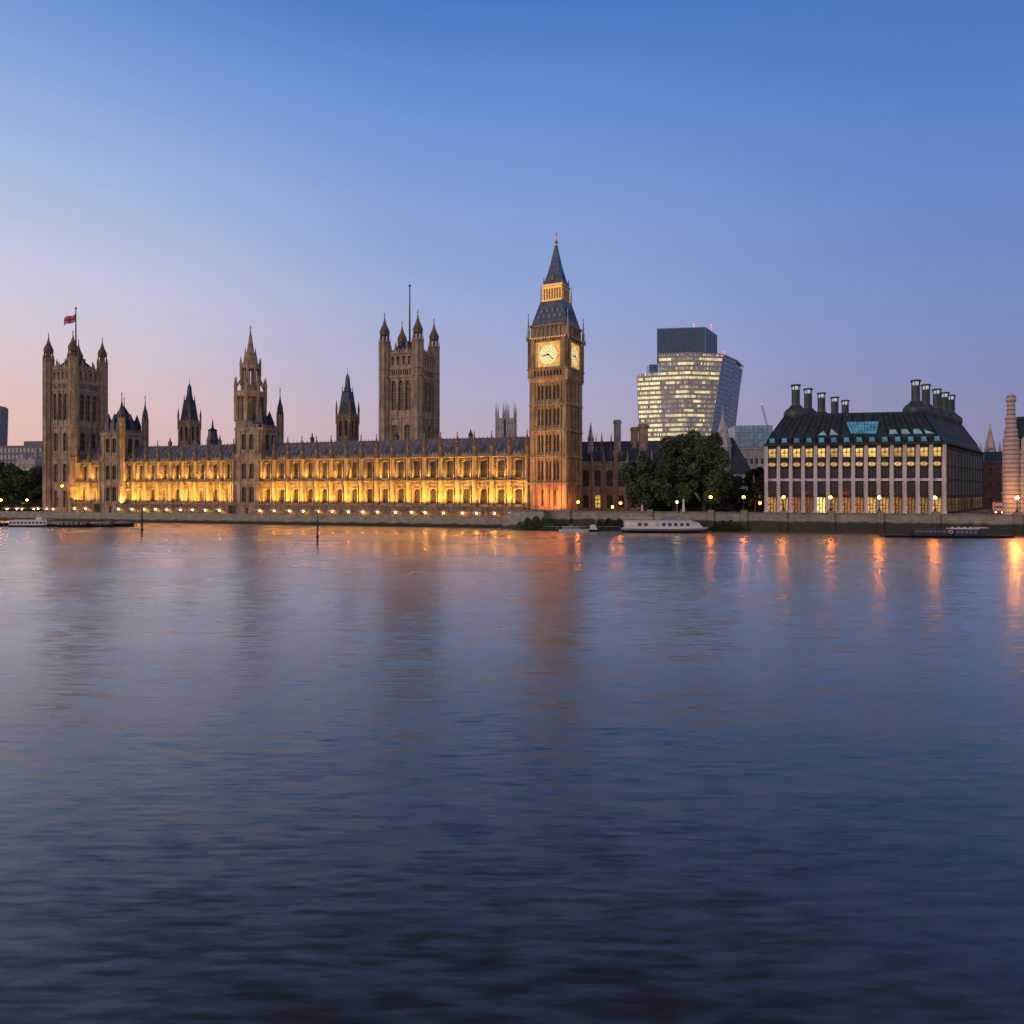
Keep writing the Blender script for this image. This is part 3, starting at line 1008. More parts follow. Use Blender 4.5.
def dial(k):
    d = MB()
    d.T = face_T(k)
    y = -hc + .42
    zc, sq_ = 59.7, 4.15
    # gilded square with a round opening
    n = 32
    pts_in = [(3.55 * math.cos(2 * math.pi * i / n + math.pi / n), zc + 3.55 * math.sin(2 * math.pi * i / n + math.pi / n)) for i in range(n)]
    def sqp(x, z):
        m_ = max(abs(x) / sq_, abs(z - zc) / 4.7)
        return (x / m_, zc + (z - zc) / m_)
    for i in range(n):
        a, c_ = pts_in[i], pts_in[(i + 1) % n]
        d.ext([a, c_, sqp(*c_), sqp(*a)], y, y + .25)
    o = d.build('clock_surround', M['dial_gold'], ck)
    f = MB()
    f.T = face_T(k)
    f.ext([(3.6 * math.cos(2 * math.pi * i / 40), zc + 3.6 * math.sin(2 * math.pi * i / 40)) for i in range(40)], y + .1, y + .2)
    fo_ = f.build('clock_dial', M['dial'], ck)
    h_ = MB()
    h_.T = face_T(k)
    def hand(ang, l, w0, yy):
        ca, sa = math.sin(ang), math.cos(ang)
        pts = [(-w0 * sa - .5 * ca, w0 * ca - .5 * sa), (w0 * sa - .5 * ca, -w0 * ca - .5 * sa), (w0 * .4 * sa + l * ca, -w0 * .4 * ca + l * sa), (-w0 * .4 * sa + l * ca, w0 * .4 * ca + l * sa)]
        h_.ext([(x, zc + z) for x, z in pts], yy - .05, yy)
    hand(R(262), 2.3, .3, y + .05)
    hand(R(130), 3.1, .2, y - .02)
    h_.ext([(.4 * math.cos(2 * math.pi * i / 12), zc + .4 * math.sin(2 * math.pi * i / 12)) for i in range(12)], y - .1, y - .04)
    h_.build('clock_hand', M['iron'], fo_)
    r_ = MB()
    r_.T = face_T(k)
    for rr, ww in ((3.45, .10), (2.35, .07), (1.0, .05)):
        for i in range(48):
            a0, a1 = 2 * math.pi * i / 48, 2 * math.pi * (i + 1) / 48
            r_.ext([(rr * math.cos(a0), zc + rr * math.sin(a0)), (rr * math.cos(a1), zc + rr * math.sin(a1)), ((rr - ww) * math.cos(a1), zc + (rr - ww) * math.sin(a1)), ((rr - ww) * math.cos(a0), zc + (rr - ww) * math.sin(a0))], y + .06, y + .09)
    for i in range(12):                          # numerals round the dial
        a = math.pi / 6 * i
        ca, sa = math.cos(a), math.sin(a)
        for o_ in ((0,) if i % 3 else (-.12, .12)):
            q = [(2.55 * ca - o_ * sa - .05 * sa, 2.55 * sa + o_ * ca + .05 * ca), (3.2 * ca - o_ * sa - .05 * sa, 3.2 * sa + o_ * ca + .05 * ca), (3.2 * ca - o_ * sa + .05 * sa, 3.2 * sa + o_ * ca - .05 * ca), (2.55 * ca - o_ * sa + .05 * sa, 2.55 * sa + o_ * ca - .05 * ca)]
            r_.ext([(x, zc + z) for x, z in q], y + .05, y + .085)
    for i in range(12):
        a = math.pi / 6 * (i + .5)
        ca, sa = math.cos(a) * 2.3, math.sin(a) * 2.3
        r_.ext([(ca * .42 - sa * .02, zc + sa * .42 + ca * .02), (ca - sa * .02, zc + sa + ca * .02), (ca + sa * .02, zc + sa - ca * .02), (ca * .42 + sa * .02, zc + sa * .42 - ca * .02)], y + .055, y + .08)
    r_.build('clock_numeral', M['iron'], fo_)
for k in range(4): dial(k)
# gilt strips round the dial storey and belfry
b = MB()
for k in range(4):
    b.T = face_T(k)
    for sx in (-1, 1): b.box(sx * 4.55 - .14, sx * 4.55 + .14, -hc + .2, -hc + .34, 55.5, 64)
    b.box(-4.4, 4.4, -hc + .2, -hc + .34, 63.86, 64.05)
    for i in range(15): b.box((i - 7) * .95 - .2, (i - 7) * .95 + .2, -hc - .48, -hc - .39, 65.3, 65.7)
b.T = None
b.build('gilt_trim', M['gold'], ck)
M['lamp_warm'] = glow('warm_lamp', (1.0, .6, .22), 6.0)
b = MB()
b.box(-6.58, 6.58, -6.62, 6.62, 65.9, 69.5)
b.build('belfry_chamber', M['belfry_glow'], ck)
b = MB()
b.sq(0, 0, [(6.9, 70.4), (6.5, 70.9), (4.25, 78.8), (4.25, 79.1)])
for k in range(4):
    b.T = face_T(k)
    for zf in (.28, .55):
        z = 70.9 + 7.9 * zf
        y = -(6.5 - 2.25 * zf)
        for i in range(5 if zf < .4 else 4):
            x = (i - (2 if zf < .4 else 1.5)) * 2.1
            b.ext([(x - .45, z - .5), (x + .45, z - .5), (x + .45, z + .3), (x, z + 1.1), (x - .45, z + .3)], y - .35, y + .9)
    b.tube((-6.5, -6.5, 70.9), (-4.25, -4.25, 78.8), .2, 5)
b.T = None
b.build('roof', M['roof_clock'], ck)
M['lantern_glow'] = glow('lantern_light', (1.0, .6, .22), .16)
b = MB()
b.box(-2.9, 2.9, -2.9, 2.9, 79, 84)
b.build('lantern_room', M['lantern_glow'], ck)
b = MB()
b.sq(0, 0, [(4.3, 79.0), (4.3, 79.5), (3.8, 79.6)])
for k in range(4):
    b.T = face_T(k)
    for i in range(8):
        x = -3.5 + i * 1.0
        b.box(x - .17, x + .17, -3.7, -3.35, 79.5, 83.4)
    b.box(-3.7, 3.7, -3.72, -2.9, 83.4, 84.4)
    b.box(-3.9, 3.9, -3.95, -2.9, 84.4, 85.0)
b.T = None
b.build('lantern_stage', M['gold'], ck)
b = MB()
b.sq(0, 0, [(3.75, 85.0), (3.5, 85.4), (2.7, 88.0), (1.75, 92.0), (1.0, 96.0), (.45, 99.2), (.3, 99.6)])
for k in range(4):
    b.T = face_T(k)
    b.ext([(-.5, 86.4), (.5, 86.4), (.5, 87.4), (0, 88.6), (-.5, 87.4)], -3.35, -2.3)
    b.lathe(-3.4, -3.4, [(.3, 85), (.3, 86), (.03, 88)], 4)
b.T = None
b.build('spire', M['roof_clock'], ck)
b = MB()
b.lathe(0, 0, [(.35, 99.4), (.35, 100), (.7, 100.5), (.35, 101), (.15, 101.4), (.12, 103.0), (.3, 103.2), (.05, 104.4)], 8)
b.box(-.8, .8, -.06, .06, 102.0, 102.25)
b.box(-.06, .06, -.8, .8, 102.0, 102.25)
b.build('finial', M['gold'], ck)
for sx in (-1, 1):
    for sy in (-1, 1):
        q = MB()
        q.lathe(sx * (hc - .2), sy * (hc - .2), [(.5, 65.8), (.5, 68), (.65, 68.2), (.35, 69), (.1, 73.6), (.22, 73.8), (.03, 74.8)], 8)
        q.lathe(sx * (hc + .35), sy * (hc + .35), [(.25, 64.6), (.3, 65.4), (.02, 67)], 6)
        q.build('pinnacle', M['stone_pale'], ck)
        q = MB()
        q.lathe(sx * 4.2, sy * 4.2, [(.3, 79.0), (.3, 81.5), (.02, 86)], 6)
        q.build('pinnacle', M['gold'], ck)

# red-orange lamp at the foot, dial surrounds glow by emission in place of lamps
def floor_flood(name, px, Y, z, aim, energy, col, label, blend_size=1.2, spread=150):
    w0 = at(px, Y)
    tg = thing(name, (w0.x, w0.y, z), 0, label, 'floodlight')
    ZB[tg.name] = 0
    put(FH, 'housing', tg)
    put(FL, 'lens', tg)
    ld = bpy.data.lights.new('beam', 'AREA')
    ld.shape = 'RECTANGLE'
    ld.size, ld.size_y = blend_size, .4
    ld.spread = R(spread)
    ld.energy = energy
    ld.color = col
    lo = bpy.data.objects.new('beam', ld)
    COL.objects.link(lo)
    lo.parent = tg
    lo.location = (0, 0, .6)
    d = Vector(aim) - Vector((w0.x, w0.y, z + .6))
    lo.rotation_euler = d.to_track_quat('-Z', 'Y').to_euler()
    return tg
ck.scale = (1, 1, 1.03)
floor_flood('floodlight', 555, 242.6, 6.4, (15.5, 248, 16), 1150, (1.0, .27, .07), 'right floodlight of the pair throwing red light up the clock tower foot', 2.5)
floor_flood('floodlight', 542, 243.5, 6.4, (11, 250, 16), 1000, (1.0, .28, .075), 'left floodlight of the pair throwing red light up the clock tower foot', 2.5)
floor_flood('floodlight', 535, 240.0, 6.4, (12.6, 250.5, 66), 1000, (1.0, .58, .20), 'floodlight washing the upper shaft of the clock tower', 1.2, 60)

# ------------------------------------------------------------------ palace wing right of the clock tower
wa, wb_ = at(580, 268), at(664, 262)
wd = (wb_ - wa)
wlen = wd.xy.length
wing = thing('palace_wing', (wa.x, wa.y, 5.2), math.atan2(wd.y, wd.x), 'dark unlit stone palace wing with blue slate roof behind the clock tower', 'palace wing')
b = MB()
b.box(0, wlen, .8, 13, 5.2, 23.4)
nbw = 7
bw = wlen / nbw
row(b, 0, wlen, 5.2, 12.6, 0, .8, [((i + .5) * bw, 2.1, 6.4, 11.4, .7) for i in range(nbw)])
b.box(0, wlen, -.3, .8, 12.6, 13.4)
row(b, 0, wlen, 13.4, 22.4, 0, .8, [((i + .5) * bw, 2.3, 14.6, 21, .8) for i in range(nbw)])
b.box(0, wlen, -.35, .8, 22.4, 23.2)
for i in range(30): b.box(i * wlen / 30, i * wlen / 30 + .7, 0, .4, 23.2, 24.2)
for i in range(nbw + 1): b.lathe(i * bw, -.3, [(.6, 5.2), (.6, 24), (.75, 24.3), (.5, 24.6), (.05, 28.5)], 6)
b.build('wall', M['stone_tower'], wing)
wwu = window_mesh('wing_window', 2.3, 6.4, 2, 3, M['glass'], M['stone_dark'], .16)
wwl = window_mesh('wing_lower_window', 2.1, 5.0, 2, 2, M['glass'], M['stone_dark'], .16)
wwy = window_mesh('wing_lit_window', 2.1, 5.0, 2, 3, glow('yellow_window', (1, .6, .12), .9, .7, .9), M['stone_dark'], .22)
for i in range(nbw):
    put(wwu, 'window', wing, ((i + .5) * bw, .6, 14.6))
    put(wwy if i == 1 else wwl, 'window', wing, ((i + .5) * bw, .6, 6.4))
r_ = MB()
ring = lambda s: [(s, .6, 23.3), (s, 6.2, 32.2), (s, 8.0, 32.2), (s, 13.5, 23.3)]
r_.loft([ring(-3), ring(wlen + 4)])
for i in range(9):
    x = 1 + i * wlen / 9
    r_.ext([(x - .7, 25.2), (x + .7, 25.2), (x + .7, 27), (x, 28.4), (x - .7, 27)], 1.2, 4)
r_.build('roof', M['roof_dark'], wing)
def chimney(mb, x, y, w, z0, z1):
    mb.lathe(x, y, [(w * 1.5, z0), (w * 1.5, z0 + 3.5), (w * 1.05, z0 + 4.4), (w, z0 + 7), (w, z1 - 1.6), (w * 1.18, z1 - 1.3), (w * 1.18, z1 - .6), (w, z1 - .4), (w * .95, z1)], 8)
for px, y_, w_, z0, z1, mt in ((617.5, 3.5, 1.45, 24, 40.2, 'stone_pale'), (634.5, 6.5, 1.5, 26, 37.6, 'stone_tower'), (643.5, 6.5, 2.0, 26, 38.6, 'stone_tower')):
    q = MB()
    chimney(q, (px - 580) / 84 * wlen, y_, w_, z0, z1)
    q.build('chimney', M[mt], wing)
for px, z1, w_ in ((590, 39.6, 1.3), (595.5, 35, .5), (601.5, 35.6, .8), (611, 35, .8)):
    q = MB()
    x = (px - 580) / 84 * wlen
    q.lathe(x, 4, [(w_, 24), (w_, z1 - 7), (w_ * 1.15, z1 - 6.6), (w_ * .7, z1 - 5), (.08, z1)], 6)
    q.build('spirelet', M['stone_dark'] if w_ < 1 else M['stone_pale'], wing)

# ------------------------------------------------------------------ glass skyscraper
M['tower_glass'] = glass('tower_glass', (0.17, 0.31, 0.45), .22, .9)
M['tower_glass'].node_tree.nodes['Principled BSDF'].inputs['Metallic'].default_value = .55
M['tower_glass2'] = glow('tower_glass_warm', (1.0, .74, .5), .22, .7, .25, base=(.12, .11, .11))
M['tower_lit'] = glow('office_light', (1.0, .80, .38), 1.15, .5, .2)
M['tower_dim'] = glow('dim_office_light', (1.0, .78, .46), .42, .6, .3, base=(.08, .08, .09))
M['mullion'] = plain('facade_aluminium', (.36, .36, .39), .4, .1)
SY = 600.0
sk = thing('glass_skyscraper', (at(690, 625).x, 625, GZ), 0, 'curved glass skyscraper widening towards its top with rows of lit offices', 'skyscraper')
ox, oy = at(690, 625).x, 625.0
def skp(px, Y, z): return Vector((ux(px) * Y - ox, Y - oy, z))
def lerp(a, b, f): return a + (b - a) * f
ztop, zleft = 130.0, 114.0
def corner(i, z):
    f = (z - 6) / (ztop - 6)
    e = f ** 1.3
    px, Y = [(lerp(642, 635.5, e), 607), (lerp(665, 658.5, e), 600), (lerp(683, 690, e), 594), (lerp(705, 723, e), 600), (lerp(719, 736.5, e), 628), (lerp(728, 743, e), 660), (lerp(690, 690, e), 690), (lerp(650, 640, e), 680)][i]
    return skp(px, Y, z)
def roofz(px_f): return 0
M['blue_fin'] = plain('blue_tinted_fin', (.17, .26, .36), .35, .1)
def glass_face(i0, i1, nb, zt, name, litf):
    fin = M['blue_fin'] if name in 'de' else M['mullion']
    q, r_ = MB(), MB()
    nf = int((zt - 6) / 4.0)
    for k in range(nf):
        z0, z1 = 6 + k * (zt - 6) / nf, 6 + (k + 1) * (zt - 6) / nf
        run, stat = 0, 0
        for j in range(nb):
            a0, a1 = j / nb, (j + 1) / nb
            p00 = corner(i0, z0).lerp(corner(i1, z0), a0); p10 = corner(i0, z0).lerp(corner(i1, z0), a1)
            p01 = corner(i0, z1).lerp(corner(i1, z1), a0); p11 = corner(i0, z1).lerp(corner(i1, z1), a1)
            lo0, lo1 = p00.lerp(p01, .46), p10.lerp(p11, .46)
            if run <= 0:
                run = rnd.randint(1, 3)
                v = rnd.random()
                L = litf(k / nf, j / nb)
                stat = 2 if v < L else (3 if v < L + .30 * (L > .02) else (1 if (v < .92 and L > .02) else 0))
            run -= 1
            q.mi = stat
            q.quad(lo0, lo1, p11, p01)
            q.mi = 4
            q.quad(p00, p10, lo1, lo0)
        d = (corner(i1, z0) - corner(i0, z0)).normalized()
        nrm = Vector((d.y, -d.x, 0)) * .35
        r_.loft([[tuple(corner(i0, z0)), tuple(corner(i1, z0)), tuple(corner(i1, z0) + nrm), tuple(corner(i0, z0) + nrm)], [tuple(corner(i0, z0 + .5)), tuple(corner(i1, z0 + .5)), tuple(corner(i1, z0 + .5) + nrm), tuple(corner(i0, z0 + .5) + nrm)]])
    for j in range(0, nb + 1, 2):
        a = j / nb
        for k in range(6):
            za, zb_ = 6 + k * (zt - 6) / 6, 6 + (k + 1) * (zt - 6) / 6
            r_.tube(corner(i0, za).lerp(corner(i1, za), a), corner(i0, zb_).lerp(corner(i1, zb_), a), .22, 4)
    q.build('facade', [M['tower_glass'], M['tower_glass2'], M['tower_lit'], M['tower_dim'], fin], sk)
    r_.build('floor_fin', fin, sk)
LIT = {29: ((0, .2), (.65, 1)), 28: ((.3, .55),), 26: ((0, .95),), 25: ((0, 1),), 24: ((.1, .25),), 22: ((.27, .5), (.6, .85)), 21: ((.27, .6),), 20: ((.6, .72),), 18: ((.45, .6),), 17: ((.05, .82),), 16: ((.3, .5),), 15: ((.05, .42), (.72, .8)), 14: ((.1, .45),), 13: ((.0, .6),), 12: ((.3, .9),)}
def lit_main(f, u):
    return .93 if any(a <= u <= c_ for a, c_ in LIT.get(int(f * 31 + .5), ())) else .07
def lit_left(f, u):
    return (.95, .5, .8)[int(f * 27 + .5) % 3] if f < .93 else .2
glass_face(0, 1, 28, zleft, 'a', lit_left)
glass_face(1, 2, 40, ztop, 'b', lambda f, u: lit_main(f, u / 2))
glass_face(2, 3, 40, ztop, 'c', lambda f, u: lit_main(f, .5 + u / 2))
glass_face(3, 4, 16, ztop - 1, 'd', lambda f, u: .02 if f > .8 else 0.0)
glass_face(4, 5, 16, ztop - 3, 'e', lambda f, u: 0.0)
b = MB()
ring = lambda z, ids: [tuple(corner(i, z)) for i in ids]
b.add(ring(ztop, (1, 2, 3, 4, 5, 6)), [(0, 1, 2, 3, 4, 5)])
b.add(ring(zleft, (0, 1, 6, 7)), [(0, 1, 2, 3)])
b.loft([[tuple(corner(i, 6)) for i in (5, 6, 7)] + [tuple(corner(0, 6))], [tuple(corner(i, zleft)) for i in (5, 6, 7)] + [tuple(corner(0, zleft))]], cap=False)
pp = [corner(i, ztop - .5) for i in (1, 2, 3, 4, 5)]
for a, c_ in zip(pp[:-1], pp[1:]):
    b.tube(a, c_, .8, 4)
b.build('roof', M['mullion'], sk)
b = MB()
k0, k1, k2 = skp(657, 612, 0), skp(705, 606, 0), skp(717, 640, 0)
k3 = k0 + (k2 - k1)
for a, c_, n_ in ((k0, k1, 26), (k1, k2, 10)):
    for j in range(n_):
        p0, p1 = a.lerp(c_, j / n_), a.lerp(c_, (j + .72) / n_)
        d = (c_ - a).normalized()
        nn = Vector((d.y, -d.x, 0)) * .5
        b.loft([[(p0.x, p0.y, 126), (p1.x, p1.y, 126), (p1.x + nn.x, p1.y + nn.y, 126), (p0.x + nn.x, p0.y + nn.y, 126)], [(p0.x, p0.y, 154.5), (p1.x, p1.y, 154.5), (p1.x + nn.x, p1.y + nn.y, 154.5), (p0.x + nn.x, p0.y + nn.y, 154.5)]])
b.plan([(p_.x, p_.y) for p_ in (k0, k1, k2, k3)], 124, 154)
b.build('plant_room', plain('blue_grey_cladding', (.08, .14, .22), .4, .1), sk)
b = MB()
c0 = skp(652.5, 640, 0)
b.cbox(c0.x, c0.y, 8, 12, 112, 127)
b.build('lift_block', M['tower_glass'], sk)
M['red_lamp'] = glow('aviation_light', (1.0, .05, .07), 4.0)
for px, Y, z in ((711, 606, 156), (724, 600, 131.5), (694, 606, 157)):
    c0 = skp(px, Y, z)
    b = MB()
    b.ball(c0, .8 if px != 694 else .45)
    b.tube(c0 - Vector((0, 0, 3)), c0 - Vector((0, 0, .7)), .12)
    b.build('warning_light', M['red_lamp'], sk)

# low glass block, spired white hall and crane between tower and arcade building
lg = thing('glass_office', (*at(752, 430).xy, GZ), R(-6), 'low blue glass office block behind the slender crane', 'office')
b = MB()
b.box(-10, 12, 0, 25, GZ, 53)
b.build('wall', M['tower_glass'], lg)
q, b = MB(), MB()
for k in range(10):
    b.box(-10.2, 12.2, -.3, 0, 8 + k * 4.5, 8.6 + k * 4.5)
for k in range(9):
    b.box(-10 + k * 2.75 - .12, -10 + k * 2.75 + .12, -.25, 0, GZ, 53)
b.build('mullion', M['blue_fin'], lg)
for k in range(4):
    c_ = MB()
    c_.quad((-7 + k * 4.4, -.08, 33), (-3.6 + k * 4.4, -.08, 33), (-3.6 + k * 4.4, -.08, 39), (-7 + k * 4.4, -.08, 39))
    c_.build('window', M['tower_dim'], lg)
wh = thing('stone_office', (*at(757, 340).xy, GZ), R(-8), 'pale stone office block with rows of windows below the glass office', 'office')
b = MB()
b.box(-9, 9, .5, 16, GZ, 33)
for j, z in enumerate((8, 14, 20, 26)):
    row(b, -9, 9, z - 2.8 if j else GZ, z + 3.2, 0, .5, [(-7.5 + i * 2.5, 1.3, z, z + 2.6, 0) for i in range(7)])
b.box(-9, 9, 0, .5, 29.2, 33)
b.box(-9.3, 9.3, -.3, 16, 33, 33.8)
b.build('wall', M['stone_pale'], wh)
ww_ = window_mesh('office_window', 1.3, 2.6, 2, 2, M['glass'], M['stone_pale'], .1)
for z in (8, 14, 20, 26):
    for i in range(7): put(ww_, 'window', wh, (-7.5 + i * 2.5, .4, z))
M['white_stone'] = stone('white_stone', (.55, .51, .53), (.78, .73, .75), .3)
sh = thing('spired_hall', (*at(729, 292).xy, GZ), R(-12), 'pale stone hall with a sharp stair spire and steep slate roof beside the big trees', 'hall')
b = MB()
b.lathe(-2.5, 0, [(3.4, GZ), (3.4, 24), (3.7, 24.3), (3.5, 28), (3.5, 30.5), (3.8, 31)], 8)
b.box(-1, 9, -2, 14, GZ, 20)
b.box(-1.2, 9.2, -2.3, -1.9, 13, 13.6)
for i in range(4): b.box(.3 + i * 2.4, .8 + i * 2.4, -2.25, -2, GZ, 20)
b.build('wall', M['white_stone'], sh)
b = MB()
b.lathe(-2.5, 0, [(3.9, 31), (2.0, 38.5), (1.0, 42), (.06, 48)], 8)
b.build('spire', M['white_stone'], sh)
b = MB()
b.loft([[(-1.4, -2.4, 20), (9.4, -2.4, 20), (9.4, 14, 20), (-1.4, 14, 20)], [(-.2, 4, 35.5), (2.0, 4, 35.5), (2.0, 8, 35.5), (-.2, 8, 35.5)]])
b.build('roof', M['roof_dark'], sh)
hw_ = window_mesh('hall_window', 1.2, 3.4, 2, 2, M['glass'], M['white_stone'], .12)
for i in range(3):
    for z in (8, 15): put(hw_, 'window', sh, (1.75 + i * 2.4, -2.06, z))
cr = thing('tower_crane', (*at(770, 480).xy, GZ), 0, 'slender red and white crane jib over the rooftops', 'crane')
b = MB()
def lattice(mb, p, q, wd_, r_, n):
    p, q = Vector(p), Vector(q)
    d = (q - p).normalized()
    a = Vector((0, 1, 0)); c_ = d.cross(a).normalized()
    cs = [a * wd_ + c_ * wd_, a * wd_ - c_ * wd_, -a * wd_ - c_ * wd_, -a * wd_ + c_ * wd_]
    for c0 in cs: mb.tube(p + c0, q + c0, r_, 4)
    for i in range(n):
        for j in range(4):
            mb.tube(p.lerp(q, i / n) + cs[j], p.lerp(q, (i + 1) / n) + cs[(j + 1) % 4], r_ * .7, 4)
lattice(b, (0, 0, GZ), (0, 0, 50), .7, .13, 16)
b.build('mast', plain('crane_red', (.45, .12, .10), .5), cr)
b = MB()
lattice(b, (0, 0, 50), (-5.6, 0, 71.5), .45, .12, 12)
b.build('jib', plain('crane_white', (.55, .45, .45), .5), cr)
b = MB()
b.box(-1.2, 1.6, -1, 1, 48.5, 50.8)
b.build('cab', M['mullion'], cr)
b = MB()
b.ball((-5.6, 0, 72.3), .45)
b.build('warning_light', M['red_lamp'], cr)

# ------------------------------------------------------------------ arcade building with the great chimneys
A_ = Vector((86.7, 238.8))
ph = thing('chimneyed_building', (A_.x, A_.y, GZ), -math.atan2(10.8, 54.0), 'wide office building with pale stone columns, lit windows and bronze roof of tall chimneys', 'office building')
M['column'] = stone('pinkish_stone', (.62, .64, .73), (.80, .82, .90), .3, .7)
M['bronze'] = plain('dark_bronze', (.035, .034, .032), .45, .4)
M['bronze_roof'] = slate('bronze_roof', (.028, .042, .043), .7, 1.2)
M['verd'] = plain('patinated_bronze', (.045, .075, .07), .5, .3)
M['win_yel'] = glow('yellow_office', (1.0, .60, .14), .75, .8, .9)
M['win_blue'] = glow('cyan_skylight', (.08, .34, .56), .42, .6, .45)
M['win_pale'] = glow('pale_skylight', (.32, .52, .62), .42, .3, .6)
M['win_floor'] = glow('lit_arcade', (1.0, .50, .12), .75, .95, .55)
M['win_dark'] = glass('office_dark_glass', (.03, .035, .04), .15)
LF, NB = 55.07, 14
bwid = LF / NB
SD = Vector((40.8, 71.4))
PL = [Vector((0, 0)), Vector((LF, 0)), Vector((LF, 0)) + SD, SD.copy()]
b = MB()
b.plan([(1.2, 1.2), (LF - .6, 1.2), (PL[2].x - 1.2, PL[2].y - 1), (PL[3].x + 1, PL[3].y - 1)], GZ, 28.2)
for z0, z1, d in ((10.9, 11.6, .15), (16.3, 17.2, .25), (20.7, 21.1, .1), (22.7, 24.1, .1), (27.4, 28.4, .15)):
    b.box(0, LF, .35 - d, 1.3, z0, z1)
b.build('core', M['bronze'], ph)
cm = MB()
cm.box(-.48, .48, -.5, .7, GZ, 28.3)
cm.box(-.62, .62, -.62, .75, GZ, 6.4)
cm.box(-.58, .58, -.58, .72, 16.2, 16.9)
cme = cm.mesh('column', M['column'])
for i in range(NB + 1): put(cme, 'column', ph, (i * bwid, 0, 0))
pm_ = MB()
for i in range(NB): pm_.box(i * bwid + .5, (i + 1) * bwid - .5, -.02, .3, 16.3, 17.15)
pm_.build('spandrel', M['column'], ph)
wn1 = window_mesh('dark_window', 2.9, 4.3, 3, 2, M['win_dark'], M['bronze'], .16)
wn2 = window_mesh('mid_window', 2.9, 3.3, 3, 1, M['win_dark'], M['bronze'], .16)
wn4 = window_mesh('top_window', 2.3, 3.0, 2, 2, M['win_yel'], M['bronze'], .14)
wgs = [window_mesh('shop_window', 2.8, 5.4, 3, 2, glow('arcade_light_%s' % 'abcd'[i], c_, s_, .95, .9), M['bronze'], .2) for i, (c_, s_) in enumerate((((1.0, .52, .13), .45), ((1.0, .6, .2), 1.3), ((1.0, .38, .08), .22), ((1.0, .66, .3), .8)))]
lens = MB()
n = 14
lens.mi = 1
lens.ext([(1.15 * math.cos(2 * math.pi * i / n), .78 + .72 * math.sin(2 * math.pi * i / n)) for i in range(n)], -.05, 0)
lens.mi = 0
lens.box(-.06, .06, -.12, -.05, .1, 1.45)
lens.box(-1.3, 1.3, -.1, 0, -.08, .04)
wn3 = lens.mesh('oval_window', [M['bronze'], glow('oval_light', (1.0, .60, .2), .55, .6, 1.3)])
for i in range(NB):
    x = (i + .5) * bwid
    put(wgs[(i * 7 + i * i) % 4 if i != 4 else 1], 'window', ph, (x, .9, GZ + .3))
    put(wn1, 'window', ph, (x, .9, 11.8))
    put(wn2, 'window', ph, (x, .9, 17.3))
    put(wn3, 'window', ph, (x, .2, 21.15))
    put(wn4, 'window', ph, (x, .2, 24.3))
M['side_stone'] = stone('dark_side_stone', (.075, .065, .06), (.15, .13, .12), .4)
# side elevation
sa = math.atan2(SD.y, SD.x)
sT = Matrix.Translation((LF, 0, 0)) @ Matrix.Rotation(sa, 4, 'Z')
SL = SD.length
b = MB()
b.T = sT
NS = 13
sb = SL / NS
for z0, z1 in ((GZ, 5.9), (10.6, 11.6), (16.2, 17.2), (21.0, 22.0), (26.4, 28.4)): b.box(.6, SL, -.2, .6, z0, z1)
b.build('side_wall', M['side_stone'], ph)
b = MB()
b.T = sT
for i in range(NS + 1): b.box(i * sb - .2 + (.7 if i == 0 else 0), i * sb + .2 + (.7 if i == 0 else 0), -.3, .6, GZ, 28.2)
b.build('side_pilaster', M['bronze'], ph)
wsd = window_mesh('side_window', 4.6, 4.2, 4, 1, M['win_dark'], plain('pale_frame', (.26, .25, .25), .5), .2)
wsl = window_mesh('side_arcade_window', 4.6, 4.6, 4, 2, glow('side_arcade_light', (1.0, .6, .2), 3.2, .95, .5), M['bronze'], .22)
for i in range(NS):
    for z in (11.8, 17.2, 22.1):
        p_ = sT @ Vector(((i + .5) * sb, -.02, z))
        put(wsd, 'window', ph, p_, sa)
    p_ = sT @ Vector(((i + .5) * sb, -.02, 6))
    put(wsl, 'window', ph, p_, sa)
# roof
E0 = [(-1.0, -1.0), (LF + 1.2, -1.2), (PL[2].x + 1.5, PL[2].y + 1), (PL[3].x - 1, PL[3].y + 1)]
R1 = [(1.5, 2.4), (LF - 1.2, 2.4), (PL[2].x - 2.5, PL[2].y - 2), (PL[3].x + 1, PL[3].y - 2)]
R2 = [(8.0, 10.5), (52.5, 11.0), (85, 63), (42, 63)]
ring = lambda P, z: [(x, y, z) for x, y in P]
b = MB()
b.loft([ring(E0, 28.3), ring(E0, 28.9)])
b.loft([ring([(.2, .3), (LF - .1, .3), (PL[2].x, PL[2].y), (PL[3].x, PL[3].y)], 28.9), ring(R1, 31.6), ring(R2, 39.6), ring([(x + (60 - x) * .12, y + (36 - y) * .12) for x, y in R2], 40.5)])
b.build('roof', M['bronze_roof'], ph)
def slope(t_, f): # point on the front slope
    a = Vector((*R1[0], 31.6)).lerp(Vector((*R1[1], 31.6)), t_)
    c_ = Vector((*R2[0], 39.6)).lerp(Vector((*R2[1], 39.6)), t_)
    return a.lerp(c_, f)
def sslope(t_, f):
    a = Vector((*R1[1], 31.6)).lerp(Vector((*R1[2], 31.6)), t_)
    c_ = Vector((*R2[1], 39.6)).lerp(Vector((*R2[2], 39.6)), t_)
    return a.lerp(c_, f)
rb = MB()
for i in range(NB + 1):
    t_ = i / NB
    rb.tube((i * bwid, -.2, 28.9), slope(t_, 0), .22, 5)
    rb.tube(slope(t_, 0), slope(t_, 1), .24, 5)
    if i < NB and not (6 <= i <= 8): rb.tube(slope((i + .5) / NB, .35), slope((i + .5) / NB, 1), .15, 4)
rb.build('rib', M['bronze'], ph)
rb = MB()
